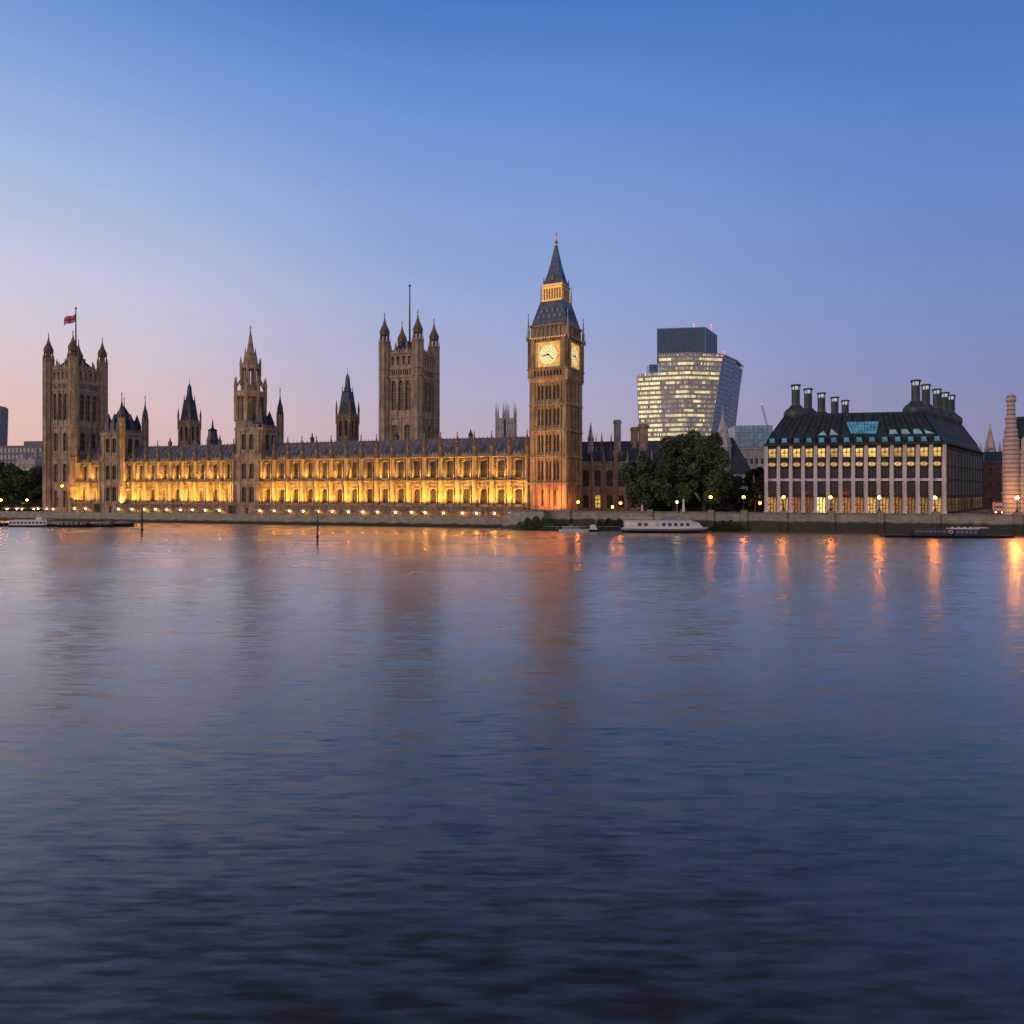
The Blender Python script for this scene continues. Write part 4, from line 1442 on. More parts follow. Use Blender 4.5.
for i in range(NS + 1): rb.tube(sslope(i / NS, 0), sslope(i / NS, 1), .24, 5)
rb.build('rib', M['bronze'], ph)
wd1 = MB()
wd1.mi = 1
wd1.quad((-.85, -.02, 0), (.85, -.02, 0), (.75, .55, 1.5), (-.75, .55, 1.5))
wd1.mi = 0
wd1.loft([[(-1.05, .02, -.2), (1.05, .02, -.2), (1.05, 2.6, -.2), (-1.05, 2.6, -.2)], [(-.95, .62, 1.7), (.95, .62, 1.7), (.95, 2.6, 1.7), (-.95, 2.6, 1.7)]])
wd1.box(-.05, .05, -.06, .1, 0, .2)
wdm = wd1.mesh('skylight_window', [M['verd'], M['win_blue']])
for i in range(NB): put(wdm, 'window', ph, ((i + .5) * bwid, -.05, 29.35))
tri = MB()
for i, kind in ((4, 0), (5, 1), (10, 2), (11, 2), (12, 2), (13, 3)):
    tri = MB()
    o_ = Vector((0, -.3, .12))
    l, r = (i + .12) / NB, (i + .88) / NB
    if kind == 1: pts = [slope(l, .02), slope(r, .02), slope(l, .32), ]
    elif kind == 0: pts = [slope(l, .02), slope(r, .02), slope((l + r) / 2, .22)]
    elif kind == 2: pts = [slope(l, .03), slope(r, .03), slope(r - .01, .24), slope(l + .01, .24)]
    else: pts = [slope(l, .03), slope(r, .03), slope(l, .22)]
    tri.add([tuple(p_ + o_) for p_ in pts], [tuple(range(len(pts)))])
    tri.build('roof_pane', M['win_pale'], ph)
sky_ = MB()
o_ = Vector((0, -.45, .25))
for i in range(9):
    for j in range(4):
        def sp(a, c_):
            f = .04 + .56 * c_
            return slope(lerp(lerp(.495, .645, a), lerp(.455, .675, a), c_), f) + o_
        sky_.mi = 1
        sky_.quad(sp(i / 9, j / 4), sp((i + 1) / 9, j / 4), sp((i + 1) / 9, (j + 1) / 4), sp(i / 9, (j + 1) / 4))
        sky_.mi = 0
        sky_.tube(sp(i / 9, j / 4), sp(i / 9, (j + 1) / 4), .09, 4)
        sky_.tube(sp(i / 9, j / 4), sp((i + 1) / 9, j / 4), .07, 4)
sky_.build('skylight', [M['verd'], M['win_blue']], ph)
chm = MB()
chm.lathe(0, 0, [(3.7, 39.2), (4.1, 40.4), (4.0, 41.6), (3.2, 42.6), (2.2, 43.3), (1.75, 44)], 16)
chs = MB()
chs.lathe(0, 0, [(1.45, 43.6), (1.3, 46), (1.3, 49.5)], 12)
for i in range(6): chs.tube((1.3 * math.cos(i * math.pi / 3), 1.3 * math.sin(i * math.pi / 3), 44), (1.3 * math.cos(i * math.pi / 3), 1.3 * math.sin(i * math.pi / 3), 49.6), .13, 4)
chs.lathe(0, 0, [(1.6, 50.8), (1.75, 51), (1.6, 51.4)], 12)
for i in range(6): chs.tube((1.25 * math.cos(i * math.pi / 3), 1.25 * math.sin(i * math.pi / 3), 49.4), (1.35 * math.cos(i * math.pi / 3), 1.35 * math.sin(i * math.pi / 3), 50.9), .16, 4)
cht = MB()
cht.lathe(0, 0, [(.95, 49.5), (.95, 50.9)], 10)
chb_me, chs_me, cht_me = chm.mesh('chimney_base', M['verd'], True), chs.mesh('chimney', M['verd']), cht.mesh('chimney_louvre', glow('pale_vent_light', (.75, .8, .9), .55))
for r0, r1, dz in (((12, 13), (41, 63), -.6), ((52.4, 17), (80.7, 62), .4)):
    for i in range(5):
        f = (0, .22, .48, .76, 1.0)[i] if dz < 0 else (0, .26, .56, .8, 1.0)[i]
        o = put(chs_me, 'chimney', ph, (lerp(r0[0], r1[0], f), lerp(r0[1], r1[1], f), dz))
        put(chb_me, 'chimney_base', o)
        put(cht_me, 'chimney_louvre', o)

# ------------------------------------------------------------------ striped brick building at the right edge
m, t, p = new_mat('banded_brick')
M['banded'] = m
tcn = t.nodes.new('ShaderNodeTexCoord'); spz = t.nodes.new('ShaderNodeSeparateXYZ'); t.links.new(tcn.outputs['Object'], spz.inputs[0])
md = t.nodes.new('ShaderNodeMath'); md.operation = 'MODULO'; md.inputs[1].default_value = 1.35; t.links.new(spz.outputs['Z'], md.inputs[0])
lt = t.nodes.new('ShaderNodeMath'); lt.operation = 'LESS_THAN'; lt.inputs[1].default_value = .9; t.links.new(md.outputs[0], lt.inputs[0])
nb_ = noise(t, 2.5, 4)
ra = ramp(t, [(.3, (.22, .13, .11)), (.7, (.36, .23, .20))]); t.links.new(nb_.outputs['Fac'], ra.inputs['Fac'])
rb2 = ramp(t, [(.3, (.38, .32, .30)), (.7, (.56, .49, .46))]); t.links.new(nb_.outputs['Fac'], rb2.inputs['Fac'])
t.links.new(mixc(t, lt.outputs[0], ra.outputs[0], rb2.outputs[0]), p.inputs['Base Color'])
p.inputs['Roughness'].default_value = .8
sc_ = at(1011, 213)
sb_ = thing('striped_building', (sc_.x, sc_.y, GZ), R(-31), 'red and white banded brick building with a slim round corner turret', 'building')
b = MB()
b.lathe(0, 0, [(2.2, GZ), (2.2, 25), (2.45, 25.3), (2.1, 26), (2.1, 28.4), (2.25, 28.6), (1.75, 29.2), (1.75, 31.4), (1.9, 31.6), (1.4, 32), (1.4, 34.6), (1.6, 34.8), (1.6, 35.3), (1.15, 35.8), (1.05, 40.0), (1.35, 40.3), (1.35, 41.0), (1.15, 41.9), (.6, 42.5), (.05, 42.7)], 16)
for z in (12.0, 18.3): b.lathe(0, 0, [(2.2, z), (2.45, z + .15), (2.45, z + .5), (2.2, z + .65)], 16)
b.build('turret', M['banded'], sb_)
b = MB()
b.box(1, 17, 1, 18, GZ, 25)
row(b, 1, 17, GZ, 12, 0, 1, [(4.5 + i * 4, 1.8, 6.2, 10.6, .6) for i in range(3)])
row(b, 1, 17, 12, 18.4, 0, 1, [(4.5 + i * 4, 1.8, 13.4, 17.4, 0) for i in range(3)])
row(b, 1, 17, 18.4, 25, 0, 1, [(4.5 + i * 4, 1.8, 19.6, 23.4, 0) for i in range(3)])
b.build('wall', M['banded'], sb_)
b = MB()
for z0, z1 in ((11.8, 12.3), (18.2, 18.8), (24.8, 25.5)): b.box(1, 17.2, -.35, 0, z0, z1)
b.build('cornice', M['stone_pale'], sb_)
b = MB()
b.loft([[(.8, 0, 25), (17, 0, 25), (17, 18, 25), (.8, 18, 25)], [(1.6, 6, 36), (16, 6, 36), (16, 12, 36), (1.6, 12, 36)]])
b.build('roof', M['roof_dark'], sb_)
for i in range(2):
    q = MB()
    x = 4.5 + i * 8
    q.ext([(x - 2, 25.2), (x + 2, 25.2), (x + 2, 28.5), (x, 31), (x - 2, 28.5)], -.1, 4)
    q.build('gable', M['stone_pale'], sb_)
    ww2 = window_mesh('gable_window', 1.4, 2.4, 2, 2, M['glass'], M['stone_pale'], .12)
    put(ww2, 'window', sb_, (x, -.13, 25.9))
nw1 = window_mesh('sash_window', 1.8, 4.2, 2, 2, M['glass'], M['stone_pale'], .16)
nw2 = window_mesh('lit_sash_window', 1.8, 4.4, 2, 2, glow('amber_window', (1, .55, .12), 1.0, .7, .8), M['stone_pale'], .16)
for i in range(3):
    put(nw2 if i < 2 else nw1, 'window', sb_, (4.5 + i * 4, .7, 6.2))
    put(nw1, 'window', sb_, (4.5 + i * 4, .7, 13.2))
    put(nw1, 'window', sb_, (4.5 + i * 4, .7, 19.4))

# beyond the street: red brick block and far church spire
rb_ = thing('brick_block', (*at(998, 300).xy, GZ), R(-14), 'dim red brick block closing the street beside the chimneyed building', 'building')
b = MB()
b.box(-5, 14, .6, 14, GZ, 26)
for j in range(3): row(b, -5, 14, GZ + j * 6.5, GZ + (j + 1) * 6.5, 0, .6, [(-3 + i * 3, 1.3, GZ + j * 6.5 + 1.6, GZ + j * 6.5 + 4.6, 0) for i in range(6)])
b.box(-5.2, 14.2, -.3, .8, 24.7, 25.6)
b.build('wall', plain('soot_red_brick', (.16, .07, .06), .85), rb_)
bw_ = window_mesh('block_window', 1.3, 3.0, 2, 2, M['glass'], M['stone_pale'], .1)
for j in range(3):
    for i in range(6): put(bw_, 'window', rb_, (-3 + i * 3, .4, GZ + j * 6.5 + 1.6))
b = MB()
b.loft([[(-5.2, 0, 25.6), (14.2, 0, 25.6), (14.2, 14, 25.6), (-5.2, 14, 25.6)], [(-3, 5, 30), (12, 5, 30), (12, 8, 30), (-3, 8, 30)]])
b.build('roof', M['roof_dark'], rb_)
cs_ = thing('church', (*at(990, 430).xy, GZ), R(-14), 'distant pale church tower with a slender stone spire', 'church')
b = MB()
b.cbox(0, 0, 8, 8, GZ, 36)
b.cbox(0, 0, 8.8, 8.8, 35, 36)
for sx in (-1, 1):
    for sy in (-1, 1): b.lathe(sx * 3.8, sy * 3.8, [(.7, 30), (.7, 39), (.05, 43)], 6)
b.box(-5, 5, 4, 24, GZ, 24)
b.build('wall', M['stone_pale'], cs_)
b = MB()
b.lathe(0, 0, [(3.4, 36), (3.0, 38), (1.5, 46), (.06, 54)], 8)
for i in range(4): b.box(-.6 + (1.8 if i == 1 else -1.8 if i == 3 else 0), .6 + (1.8 if i == 1 else -1.8 if i == 3 else 0), -2.9, 2.9, 38, 39)
b.build('spire', M['stone_pale'], cs_)
cwm = window_mesh('church_window', 1.6, 6, 2, 2, M['glass'], M['stone_pale'], .14)
for k in range(4):
    for x in (-1.6, 1.6): face_put(cwm, 'window', cs_, k, x, -4.05, 27)

# ------------------------------------------------------------------ far left: slab tower and office
st_ = thing('concrete_tower', (*at(-9, 700).xy, GZ), R(12), 'distant grey tower block with a tapering side at the left edge', 'tower block')
b = MB()
b.loft([[(-14, 0, GZ), (6, 0, GZ), (6, 16, GZ), (-14, 16, GZ)], [(-14, 0, 96), (8.5, 0, 96), (8.5, 16, 96), (-14, 16, 96)], [(-14, 0, 101), (6.5, 0, 98), (6.5, 16, 98), (-14, 16, 101)]])
b.build('wall', plain('grey_cladding', (.22, .19, .23), .6), st_)
b = MB()
for k in range(22):
    z = 10 + k * 4
    b.box(-13.5, 5.6 + (z - 5) * .027, -.15, 0, z, z + 1.7)
b.build('window_band', M['tower_glass'], st_)
b = MB()
b.box(-3, 0, -.3, 0, 98, 99.4)
b.build('warning_light', glow('white_lamp', (1, .95, .9), 1.2), st_)
of = thing('office_block', (*at(18, 470).xy, GZ), R(-10), 'long low blue glass office block above the trees on the left', 'office')
b = MB()
b.box(-30, 40, .5, 25, GZ, 42)
b.box(4, 40, .5, 20, 42, 46)
for k in range(8): b.box(-30.2, 40.2, 0, .5, 10 + k * 4.5, 11.6 + k * 4.5)
for k in range(24): b.box(-30 + k * 3, -29.7 + k * 3, .1, .5, GZ, 42)
b.build('wall', plain('pale_panel', (.085, .10, .13), .6), of)
b = MB()
b.quad((-30, .4, GZ), (40, .4, GZ), (40, .4, 42), (-30, .4, 42))
b.build('glazing', glass('teal_glass', (.05, .08, .11), .3, .5), of)
hs = thing('gabled_house', (*at(26, 400).xy, GZ), R(-10), 'small pale gabled house peeping over the left trees', 'house')
b = MB()
b.box(-6, 6, 0, 9, GZ, 30)
b.ext([(-6, 30), (0, 30), (-3, 34)], 0, 9)
b.ext([(0, 30), (6, 30), (3, 33)], 0, 9)
b.box(3.4, 4.8, 2, 4, 30, 37)
b.build('wall', M['stone_pale'], hs)
hwm = window_mesh('house_window', 1.2, 2, 2, 2, M['glass_dim'], M['stone_pale'], .1)
for x in (-4, -1.4, 1.4, 4):
    for z in (21, 26): put(hwm, 'window', hs, (x, -.03, z))

# ------------------------------------------------------------------ trees
def leafmat(name, c0, c1_):
    m, t, p = new_mat(name)
    ge = t.nodes.new('ShaderNodeNewGeometry')
    rp = ramp(t, [(0, c0), (1, c1_)])
    t.links.new(ge.outputs['Random Per Island'], rp.inputs['Fac'])
    t.links.new(rp.outputs[0], p.inputs['Base Color'])
    p.inputs['Roughness'].default_value = .6
    return m
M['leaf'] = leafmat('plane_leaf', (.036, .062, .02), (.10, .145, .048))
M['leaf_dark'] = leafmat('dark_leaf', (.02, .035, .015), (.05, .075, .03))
M['bark'] = stone('bark', (.07, .055, .04), (.13, .11, .085), 1.0)
def tree(name, px, Y, z0, ztop, rad, seed, label, mat='leaf', leaves=9000, low=.25, size=.55):
    rr = random.Random(seed)
    pos = at(px, Y)
    tr_ = thing(name, (pos.x, pos.y, z0), rr.uniform(0, 6), label, 'tree', 'trees on the far bank')
    H = ztop - z0
    tk = MB()
    prev = Vector((0, 0, z0 - .2))
    r0 = H * .022 + .12
    pts = [prev]
    for i in range(1, 6):
        pts.append(Vector((rr.uniform(-.3, .3) * i * .4, rr.uniform(-.3, .3) * i * .4, z0 + H * .15 * i)))
    for i in range(5): tk.tube(pts[i], pts[i + 1], r0 * (1 - i * .17), 7, r0 * (1 - (i + 1) * .17))
    cz = z0 + H * (low + (1 - low) * .5)
    hzr = H * (1 - low) * .5
    lumps = []
    for i in range(38):
        th = rr.uniform(0, 2 * math.pi)
        v = rr.uniform(-.85, .92)
        e = math.sqrt(max(0, 1 - v * v))
        wob = rr.uniform(.5, .98)
        c_ = Vector((rad * e * wob * math.cos(th), rad * e * wob * math.sin(th), cz + hzr * v * .86))
        lumps.append((c_, rad * rr.uniform(.14, .36)))
    lumps.append((Vector((0, 0, cz)), rad * .5))
    for c_, q in lumps[:14]:
        s_ = pts[rr.randint(2, 4)]
        mid = s_.lerp(c_, .5) + Vector((0, 0, H * .03))
        tk.tube(s_, mid, r0 * .38, 5, r0 * .25)
        tk.tube(mid, c_, r0 * .25, 5, r0 * .08)
    tk.build('trunk', M['bark'], tr_)
    cn = MB()
    tot = sum(q ** 2 for _, q in lumps)
    for c_, q in lumps:
        for _ in range(int(leaves * q * q / tot)):
            d = Vector((rr.gauss(0, 1), rr.gauss(0, 1), rr.gauss(0, 1))).normalized()
            p_ = c_ + d * q * (rr.random() ** .38) * Vector((1, 1, .8)).length / 1.62
            if p_.z < z0 + H * low * .6: continue
            a = Vector((rr.gauss(0, 1), rr.gauss(0, 1), rr.gauss(0, .6))).normalized()
            b_ = a.orthogonal().normalized()
            b_ = (b_ + .6 * Vector((rr.gauss(0, 1), rr.gauss(0, 1), rr.gauss(0, 1)))).normalized()
            l, w_ = size * rr.uniform(.6, 1.25), size * rr.uniform(.35, .7)
            cn.quad(p_ - a * l, p_ - b_ * w_, p_ + a * l, p_ + b_ * w_)
    me = bpy.data.meshes.new('crown')
    me.from_pydata(cn.v, [], cn.f)
    me.materials.append(M[mat])
    put(me, 'crown', tr_)
    return tr_
tree('plane_tree', 646, 246, GZ, hz(452, 246), 8.2, 1, 'lower broad dark green tree against the palace wing, left of the big pair', leaves=20000, low=.05)
tree('plane_tree', 674, 249, GZ, hz(433, 249), 10.5, 2, 'tall rounded green tree in front of the left half of the skyscraper', leaves=26000, low=.05)
tree('plane_tree', 704, 247, GZ, hz(427, 247), 10.4, 3, 'tallest and widest green tree below the skyscraper', leaves=26000, low=.05)
tree('dark_tree', 727, 256, GZ, hz(474, 256), 6.0, 4, 'low dark tree in front of the spired hall', 'leaf_dark', 11000, .03)
tree('dark_tree', 755, 252, GZ, hz(467, 252), 4.8, 5, 'small dark round tree beside the left corner of the chimneyed building', 'leaf_dark', 9000, .03)
tree('plane_tree', -8, 345, GZ, hz(461, 345), 9, 6, 'green tree cut by the left edge of the picture', leaves=12000, low=.03, size=.7)
tree('plane_tree', 14, 342, GZ, hz(464, 342), 9, 7, 'broad green tree under the blue office block, second from the left edge', leaves=12000, low=.03, size=.7)
tree('plane_tree', 37, 346, GZ, hz(466, 346), 8.6, 8, 'green tree touching the side of the flag tower', leaves=12000, low=.03, size=.7)
# green growth on the foreshore
def bush(name, px, Y, z0, L, Wd, H, seed, label, mat='leaf', n=2600):
    rr = random.Random(seed)
    pos = at(px, Y)
    cn = MB()
    for _ in range(n):
        x = rr.gauss(0, .36)
        if abs(x) > 1: continue
        y = rr.uniform(-1, 1)
        h_ = H * (1 - x * x) * (.55 + .45 * math.sin(x * 9 + seed) ** 2) * rr.random() ** .6
        p_ = Vector((x * L / 2, y * Wd / 2, h_))
        a = Vector((rr.gauss(0, 1), rr.gauss(0, 1), rr.gauss(0, 1))).normalized()
        b_ = a.orthogonal().normalized()
        cn.quad(p_ - a * .38, p_ - b_ * .2, p_ + a * .38, p_ + b_ * .2)
    me = bpy.data.meshes.new(name)
    me.from_pydata(cn.v, [], cn.f)
    me.materials.append(M[mat])
    o = put(me, name, None, (pos.x, pos.y, z0), BANK)
    return tag(o, label, 'bush', 'bushes on the far bank')
bush('bush', 536, 236.0, .3, 17, 3, 4.2, 11, 'bright green bush growing at the foot of the pale bastion')
bush('bush', 612, 233.5, .3, 20, 2.2, 3.6, 12, 'low green growth on the river wall behind the open pontoon', 'leaf_dark')
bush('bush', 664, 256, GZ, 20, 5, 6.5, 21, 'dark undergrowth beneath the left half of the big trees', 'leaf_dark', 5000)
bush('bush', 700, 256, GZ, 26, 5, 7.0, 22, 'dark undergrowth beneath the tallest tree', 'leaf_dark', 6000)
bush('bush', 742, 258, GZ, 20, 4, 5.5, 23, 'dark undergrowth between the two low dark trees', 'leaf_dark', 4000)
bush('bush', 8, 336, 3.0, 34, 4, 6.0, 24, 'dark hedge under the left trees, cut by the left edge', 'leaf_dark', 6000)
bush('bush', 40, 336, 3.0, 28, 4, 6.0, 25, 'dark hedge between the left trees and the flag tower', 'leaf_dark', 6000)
bush('bush', 728, 226.0, .2, 14, 2.0, 3.4, 13, 'scrubby growth against the wall just right of the white cruise boat', 'leaf_dark')
fs = MB()
fs.loft([[(bl(-330), -1.5, -.4), (bl(12), -4.5, -.4), (bl(12), 0.2, -.4), (bl(-330), .2, -.4)], [(bl(-330), -.3, .35), (bl(12), -.8, .9), (bl(12), .2, .9), (bl(-330), .2, .35)]])
fo2 = fs.build('foreshore', M['granite'])
fo2.location = (0, WY, 0)
fo2.rotation_euler.z = BANK
tag(fo2, kind='structure')

# ------------------------------------------------------------------ lamps
M['sodium'] = glow('sodium_globe', (1.0, .26, .012), 80.0)
M['sodium_hi'] = glow('bright_sodium_globe', (1.0, .27, .014), 140.0)
M['sodium_max'] = glow('strong_sodium_globe', (1.0, .38, .08), 420.0)
M['whitewarm'] = glow('warm_white_globe', (1.0, .72, .42), 14.0)
def lamp_meshes(H):
    p_ = MB()
    p_.lathe(0, 0, [(.42, 0), (.42, .4), (.3, .7), (.14, 1.0), (.1, H - .5), (.2, H - .35), (.12, H - .2)], 8)
    p_.box(-.5, .5, -.05, .05, H - .95, H - .85)
    g_ = MB()
    g_.ball((0, 0, H + .15), .42, 10, 6)
    c_ = MB()
    c_.lathe(0, 0, [(.2, H + .52), (.14, H + .66), (.03, H + .9)], 8)
    return p_.mesh('post', M['iron']), g_, c_.mesh('cap', M['iron'])
LP, LGm, LC = lamp_meshes(4.1)
LG = LGm.mesh('globe', M['sodium'], True)
LGH = LGm.mesh('globe_bright', M['sodium_hi'], True)
LGX = LGm.mesh('globe_strong', M['sodium_max'], True)
LP2, LG2m, LC2 = lamp_meshes(5.0)
LG2 = LG2m.mesh('globe_far', M['sodium'], True)
def street_lamp(X, Y, z, label, group, glb=None, tall=False, s_=1.0):
    tg = thing('street_lamp', (X, Y, z), 0, label, 'lamp', group)
    ZB[tg.name] = 0
    put(LP2 if tall else LP, 'post', tg)
    put(glb or (LG2 if tall else LG), 'globe', tg)
    put(LC2 if tall else LC, 'cap', tg)
    return tg
where = {711: 'in front of the tallest tree', 744: 'between the low dark trees', 784: 'by the left end of the columns', 831: 'near the middle of the column front', 880: 'before the right half of the columns', 936: 'at the right corner of the column front', 1018: 'before the striped building'}
for px, br_ in LAMPS:
    X = bank_X(px)
    street_lamp(X, bankY(X) + .4, 6.75, 'glowing globe lamp on the river wall ' + where[px], 'globe lamps along the river wall', LGX if br_ > 2 else LGH if br_ > 1.4 else None)
for px, py, Y, lab in ((612.5, 507, 246, 'low amber lamp left of the big trees, the lower of two'), (620.5, 503, 248, 'amber lamp left of the big trees, the upper of two'), (578, 502, 246, 'yellow lamp at the right foot of the clock tower'),
                       (760, 503, 246, 'small orange street lamp beside the small dark tree'), (27, 500, 318, 'amber lamp in front of the left trees'), (1, 500, 318, 'amber lamp cut by the left edge of the picture'),
                       (62, 486, 318, 'amber lamp at the front of the flag tower'), (677, 502, 231, 'slim white lamp standing behind the cruise boat')):
    zt = hz(py, Y)
    p_ = at(px, Y)
    zz = GZ if Y < 300 else 3.0
    tg = thing('street_lamp', (p_.x, p_.y, zz), 0, lab, 'lamp', 'street lamps on the far bank')
    ZB[tg.name] = 0
    q = MB()
    q.lathe(0, 0, [(.3, 0), (.3, .5), (.1, .8), (.08, zt - zz - .3)], 6)
    q.build('post', M['iron'] if px != 677 else plain('white_post', (.5, .48, .45), .5), tg)
    q = MB()
    q.ball((0, 0, zt - zz), .4, 8, 6)
    q.build('globe', M['sodium'] if px != 677 else M['whitewarm'], tg, True)
    q = MB()
    q.lathe(0, 0, [(.22, zt - zz + .36), (.03, zt - zz + .6)], 6)
    q.build('cap', M['iron'], tg)
# white posts by the trees
for px, col_, lab, hh in ((683.5, (.6, .62, .66), 'slim pale obelisk below the big trees', 5.2), (642, (.6, .42, .42), 'pinkish stone marker post below the lower tree', 3.4)):
    p_ = at(px, 238.5)
    b = MB()
    b.sq(0, 0, [(.55, GZ), (.55, GZ + .5), (.38, GZ + .6), (.25, GZ + hh - .4), (.02, GZ + hh)])
    b.sq(0, 0, [(.8, GZ), (.8, GZ + .25)])
    o = b.build('obelisk', plain('obelisk_stone', col_, .6))
    o.location = (p_.x, p_.y, 0)
    tag(o, lab, 'obelisk')

# terrace parasols with a lamp under each -----------------------------
M['canvas'] = plain('cream_canvas', (.62, .54, .44), .8, 0, .08)
M['parasol_lamp'] = glow('parasol_lamp', (1.0, .46, .10), 80.0)
pc, pp_, pl_ = MB(), MB(), MB()
pc.lathe(0, 0, [(1.7, 2.05), (1.72, 2.2), (.9, 2.55), (.05, 2.85)], 8)
pp_.lathe(0, 0, [(.35, 0), (.35, .12), (.05, .16), (.05, 2.7)], 6)
pp_.cbox(0, 0, 1.1, 1.1, .7, .76)
pl_.ball((0, -.1, 1.8), .3, 8, 5, .7)
PC, PP, PLm = pc.mesh('canopy', M['canvas']), pp_.mesh('pole', M['iron']), pl_.mesh('lamp', M['parasol_lamp'])
cnt = 0
for s0, nb, _ in segs:
    for i in range(nb):
        s_ = s0 + (i + .5) * BAY + rnd.uniform(-.8, .8)
        w0 = pal(s_, -5.2 + rnd.uniform(-.5, .5))
        tg = thing('parasol', (w0.x, w0.y, 3.0), rnd.uniform(0, 1), 'cream terrace parasol with a lamp glowing under it, below the floodlit wall', 'parasol', 'lamp lit parasols on the palace terrace')
        ZB[tg.name] = 0
        put(PP, 'pole', tg); put(PC, 'canopy', tg); put(PLm, 'lamp', tg)
for px in (7, 17, 22, 34, 38, 47, 53):
    w0 = at(px, 312 + rnd.uniform(-2, 2))
    tg = thing('parasol', (w0.x, w0.y, 3.0), rnd.uniform(0, 1), 'cream parasol with a lamp under it, in front of the left trees', 'parasol', 'lamp lit parasols before the left trees')
    ZB[tg.name] = 0
    put(PP, 'pole', tg); put(PC, 'canopy', tg); put(PLm, 'lamp', tg)

# ------------------------------------------------------------------ river posts
M['pile'] = plain('tarred_timber', (.02, .018, .018), .7)
M['pile_top'] = plain('weathered_pile_top', (.2, .19, .19), .7)
for px, yb, yt, lab in ((142, 536, 508, 'thin dark mooring pile standing in the river near the flag tower side'), (317.5, 543.5, 506, 'taller mooring pile with grey top standing nearer in the river')):
    Y = CAM_Z * FPX / (yb - HOR)
    p_ = at(px, Y)
    tg = thing('mooring_pile', (p_.x, p_.y, 0), 0, lab, 'mooring pile', 'mooring piles in the river')
    zt = hz(yt, Y)
    b = MB()
    b.lathe(0, 0, [(.26, -1.5), (.25, zt * .62)], 8)
    b.lathe(0, 0, [(.4, 1.5), (.4, 1.9)], 8)
    b.build('shaft', M['pile'], tg)
    b = MB()
    b.lathe(0, 0, [(.22, zt * .62), (.18, zt - .3), (.3, zt - .25), (.02, zt + .2)], 8)
    b.build('top', M['pile_top'] if px > 200 else M['pile'], tg)

# ------------------------------------------------------------------ boats
M['hull_dark'] = plain('dark_hull', (.016, .018, .026), .4)
M['hull_white'] = plain('white_hull', (.62, .62, .64), .4, 0, .06)
M['cabin_white'] = plain('white_cabin', (.66, .65, .67), .45, 0, .06)
M['deck'] = plain('deck', (.16, .14, .13), .8)
M['boat_glass'] = glass('boat_glass', (.02, .025, .035), .12)
M['boat_lit'] = glow('boat_window_light', (1, .62, .36), .28, .8, .8)
def hull(mb, L, B, zk, zd, bow=.18, stern=.06, sheer=.5):
    N = 16
    rings = []
    for i in range(N + 1):
        f = i / N
        w_ = B / 2
        if f < stern: w_ *= .75 + .25 * f / stern
        if f > 1 - bow: w_ *= max(.04, math.cos((f - 1 + bow) / bow * math.pi / 2))
        x = -L / 2 + L * f
        up = sheer * max(0, (f - .6) / .4) ** 2 + sheer * .3 * max(0, (.2 - f) / .2) ** 2
        rings.append([(x, -w_, zd + up), (x - (.6 if f > .95 else 0), -w_ * .75, zk), (x - (.6 if f > .95 else 0), w_ * .75, zk), (x, w_, zd + up)])
    mb.loft(rings)
def boat(name, px0, px1, yw, label, rz=0.0, group='moored boats and pontoons'):
    Y = CAM_Z * FPX / (yw - HOR)
    a, c_ = at(px0, Y), at(px1, Y)
    tg = thing(name, ((a.x + c_.x) / 2, Y, 0), rz, label, 'boat', group)
    return tg, (c_.x - a.x)
# white cruise boat
bt, L = boat('cruise_boat', 622, 708, 532.5, 'white river cruise boat with a long row of dark cabin windows', R(-4))
b = MB(); hull(b, L, 5.6, -.5, .75, .22, .06, .5); b.build('hull', M['hull_dark'], bt)
b = MB(); hull(b, L * .995, 5.75, .76, 1.35, .22, .06, .5); b.build('gunwale', M['hull_white'], bt)
b = MB()
nbt = 11
x0, x1 = -L * .47, L * .28
row(b, x0, x1, 1.35, 3.7, -2.4, .12, [(lerp(x0, x1, (i + .5) / nbt), 1.15, 2.05, 3.15, 0) for i in range(nbt)])
row(b, x0, x1, 1.35, 3.7, 2.28, .12, [(lerp(x0, x1, (i + .5) / nbt), 1.15, 2.05, 3.15, 0) for i in range(nbt)])
b.box(x0, x0 + .12, -2.28, 2.28, 1.35, 3.7)
b.loft([[(x1, -2.4, 1.35), (x1 + 4.2, -1.3, 1.35), (x1 + 4.2, 1.3, 1.35), (x1, 2.4, 1.35)], [(x1, -2.4, 3.7), (x1 + 2.6, -1.4, 3.2), (x1 + 2.6, 1.4, 3.2), (x1, 2.4, 3.7)]])
b.build('cabin', M['cabin_white'], bt)
bwm = window_mesh('cabin_window', 1.15, 1.1, 1, 1, M['boat_glass'], M['cabin_white'], .08)
bwl = window_mesh('cabin_window_lit', 1.15, 1.1, 1, 1, M['boat_lit'], M['cabin_white'], .08)
for i in range(nbt): put(bwl if i in (0, 1, 4, 5) else bwm, 'window', bt, (lerp(x0, x1, (i + .5) / nbt), -2.29, 2.05))
b = MB(); b.box(x0 - .3, x1 + .6, -2.6, 2.6, 3.7, 3.85); b.build('roof', M['cabin_white'], bt)
b = MB()
b.loft([[(-1.5, -1.6, 3.85), (7, -1.6, 3.85), (7, 1.6, 3.85), (-1.5, 1.6, 3.85)], [(.8, -1.2, 5.0), (5, -1.2, 5.0), (5, 1.2, 5.0), (.8, 1.2, 5.0)]])
b.build('canopy', plain('grey_canopy', (.2, .19, .24), .7), bt)
b = MB()
for i in range(14):
    x = lerp(x0, -2, i / 13)
    for y in (-2.5, 2.5): b.tube((x, y, 3.85), (x, y, 4.6), .03, 4)
for y in (-2.5, 2.5): b.tube((x0, y, 4.6), (-2, y, 4.6), .035, 4)
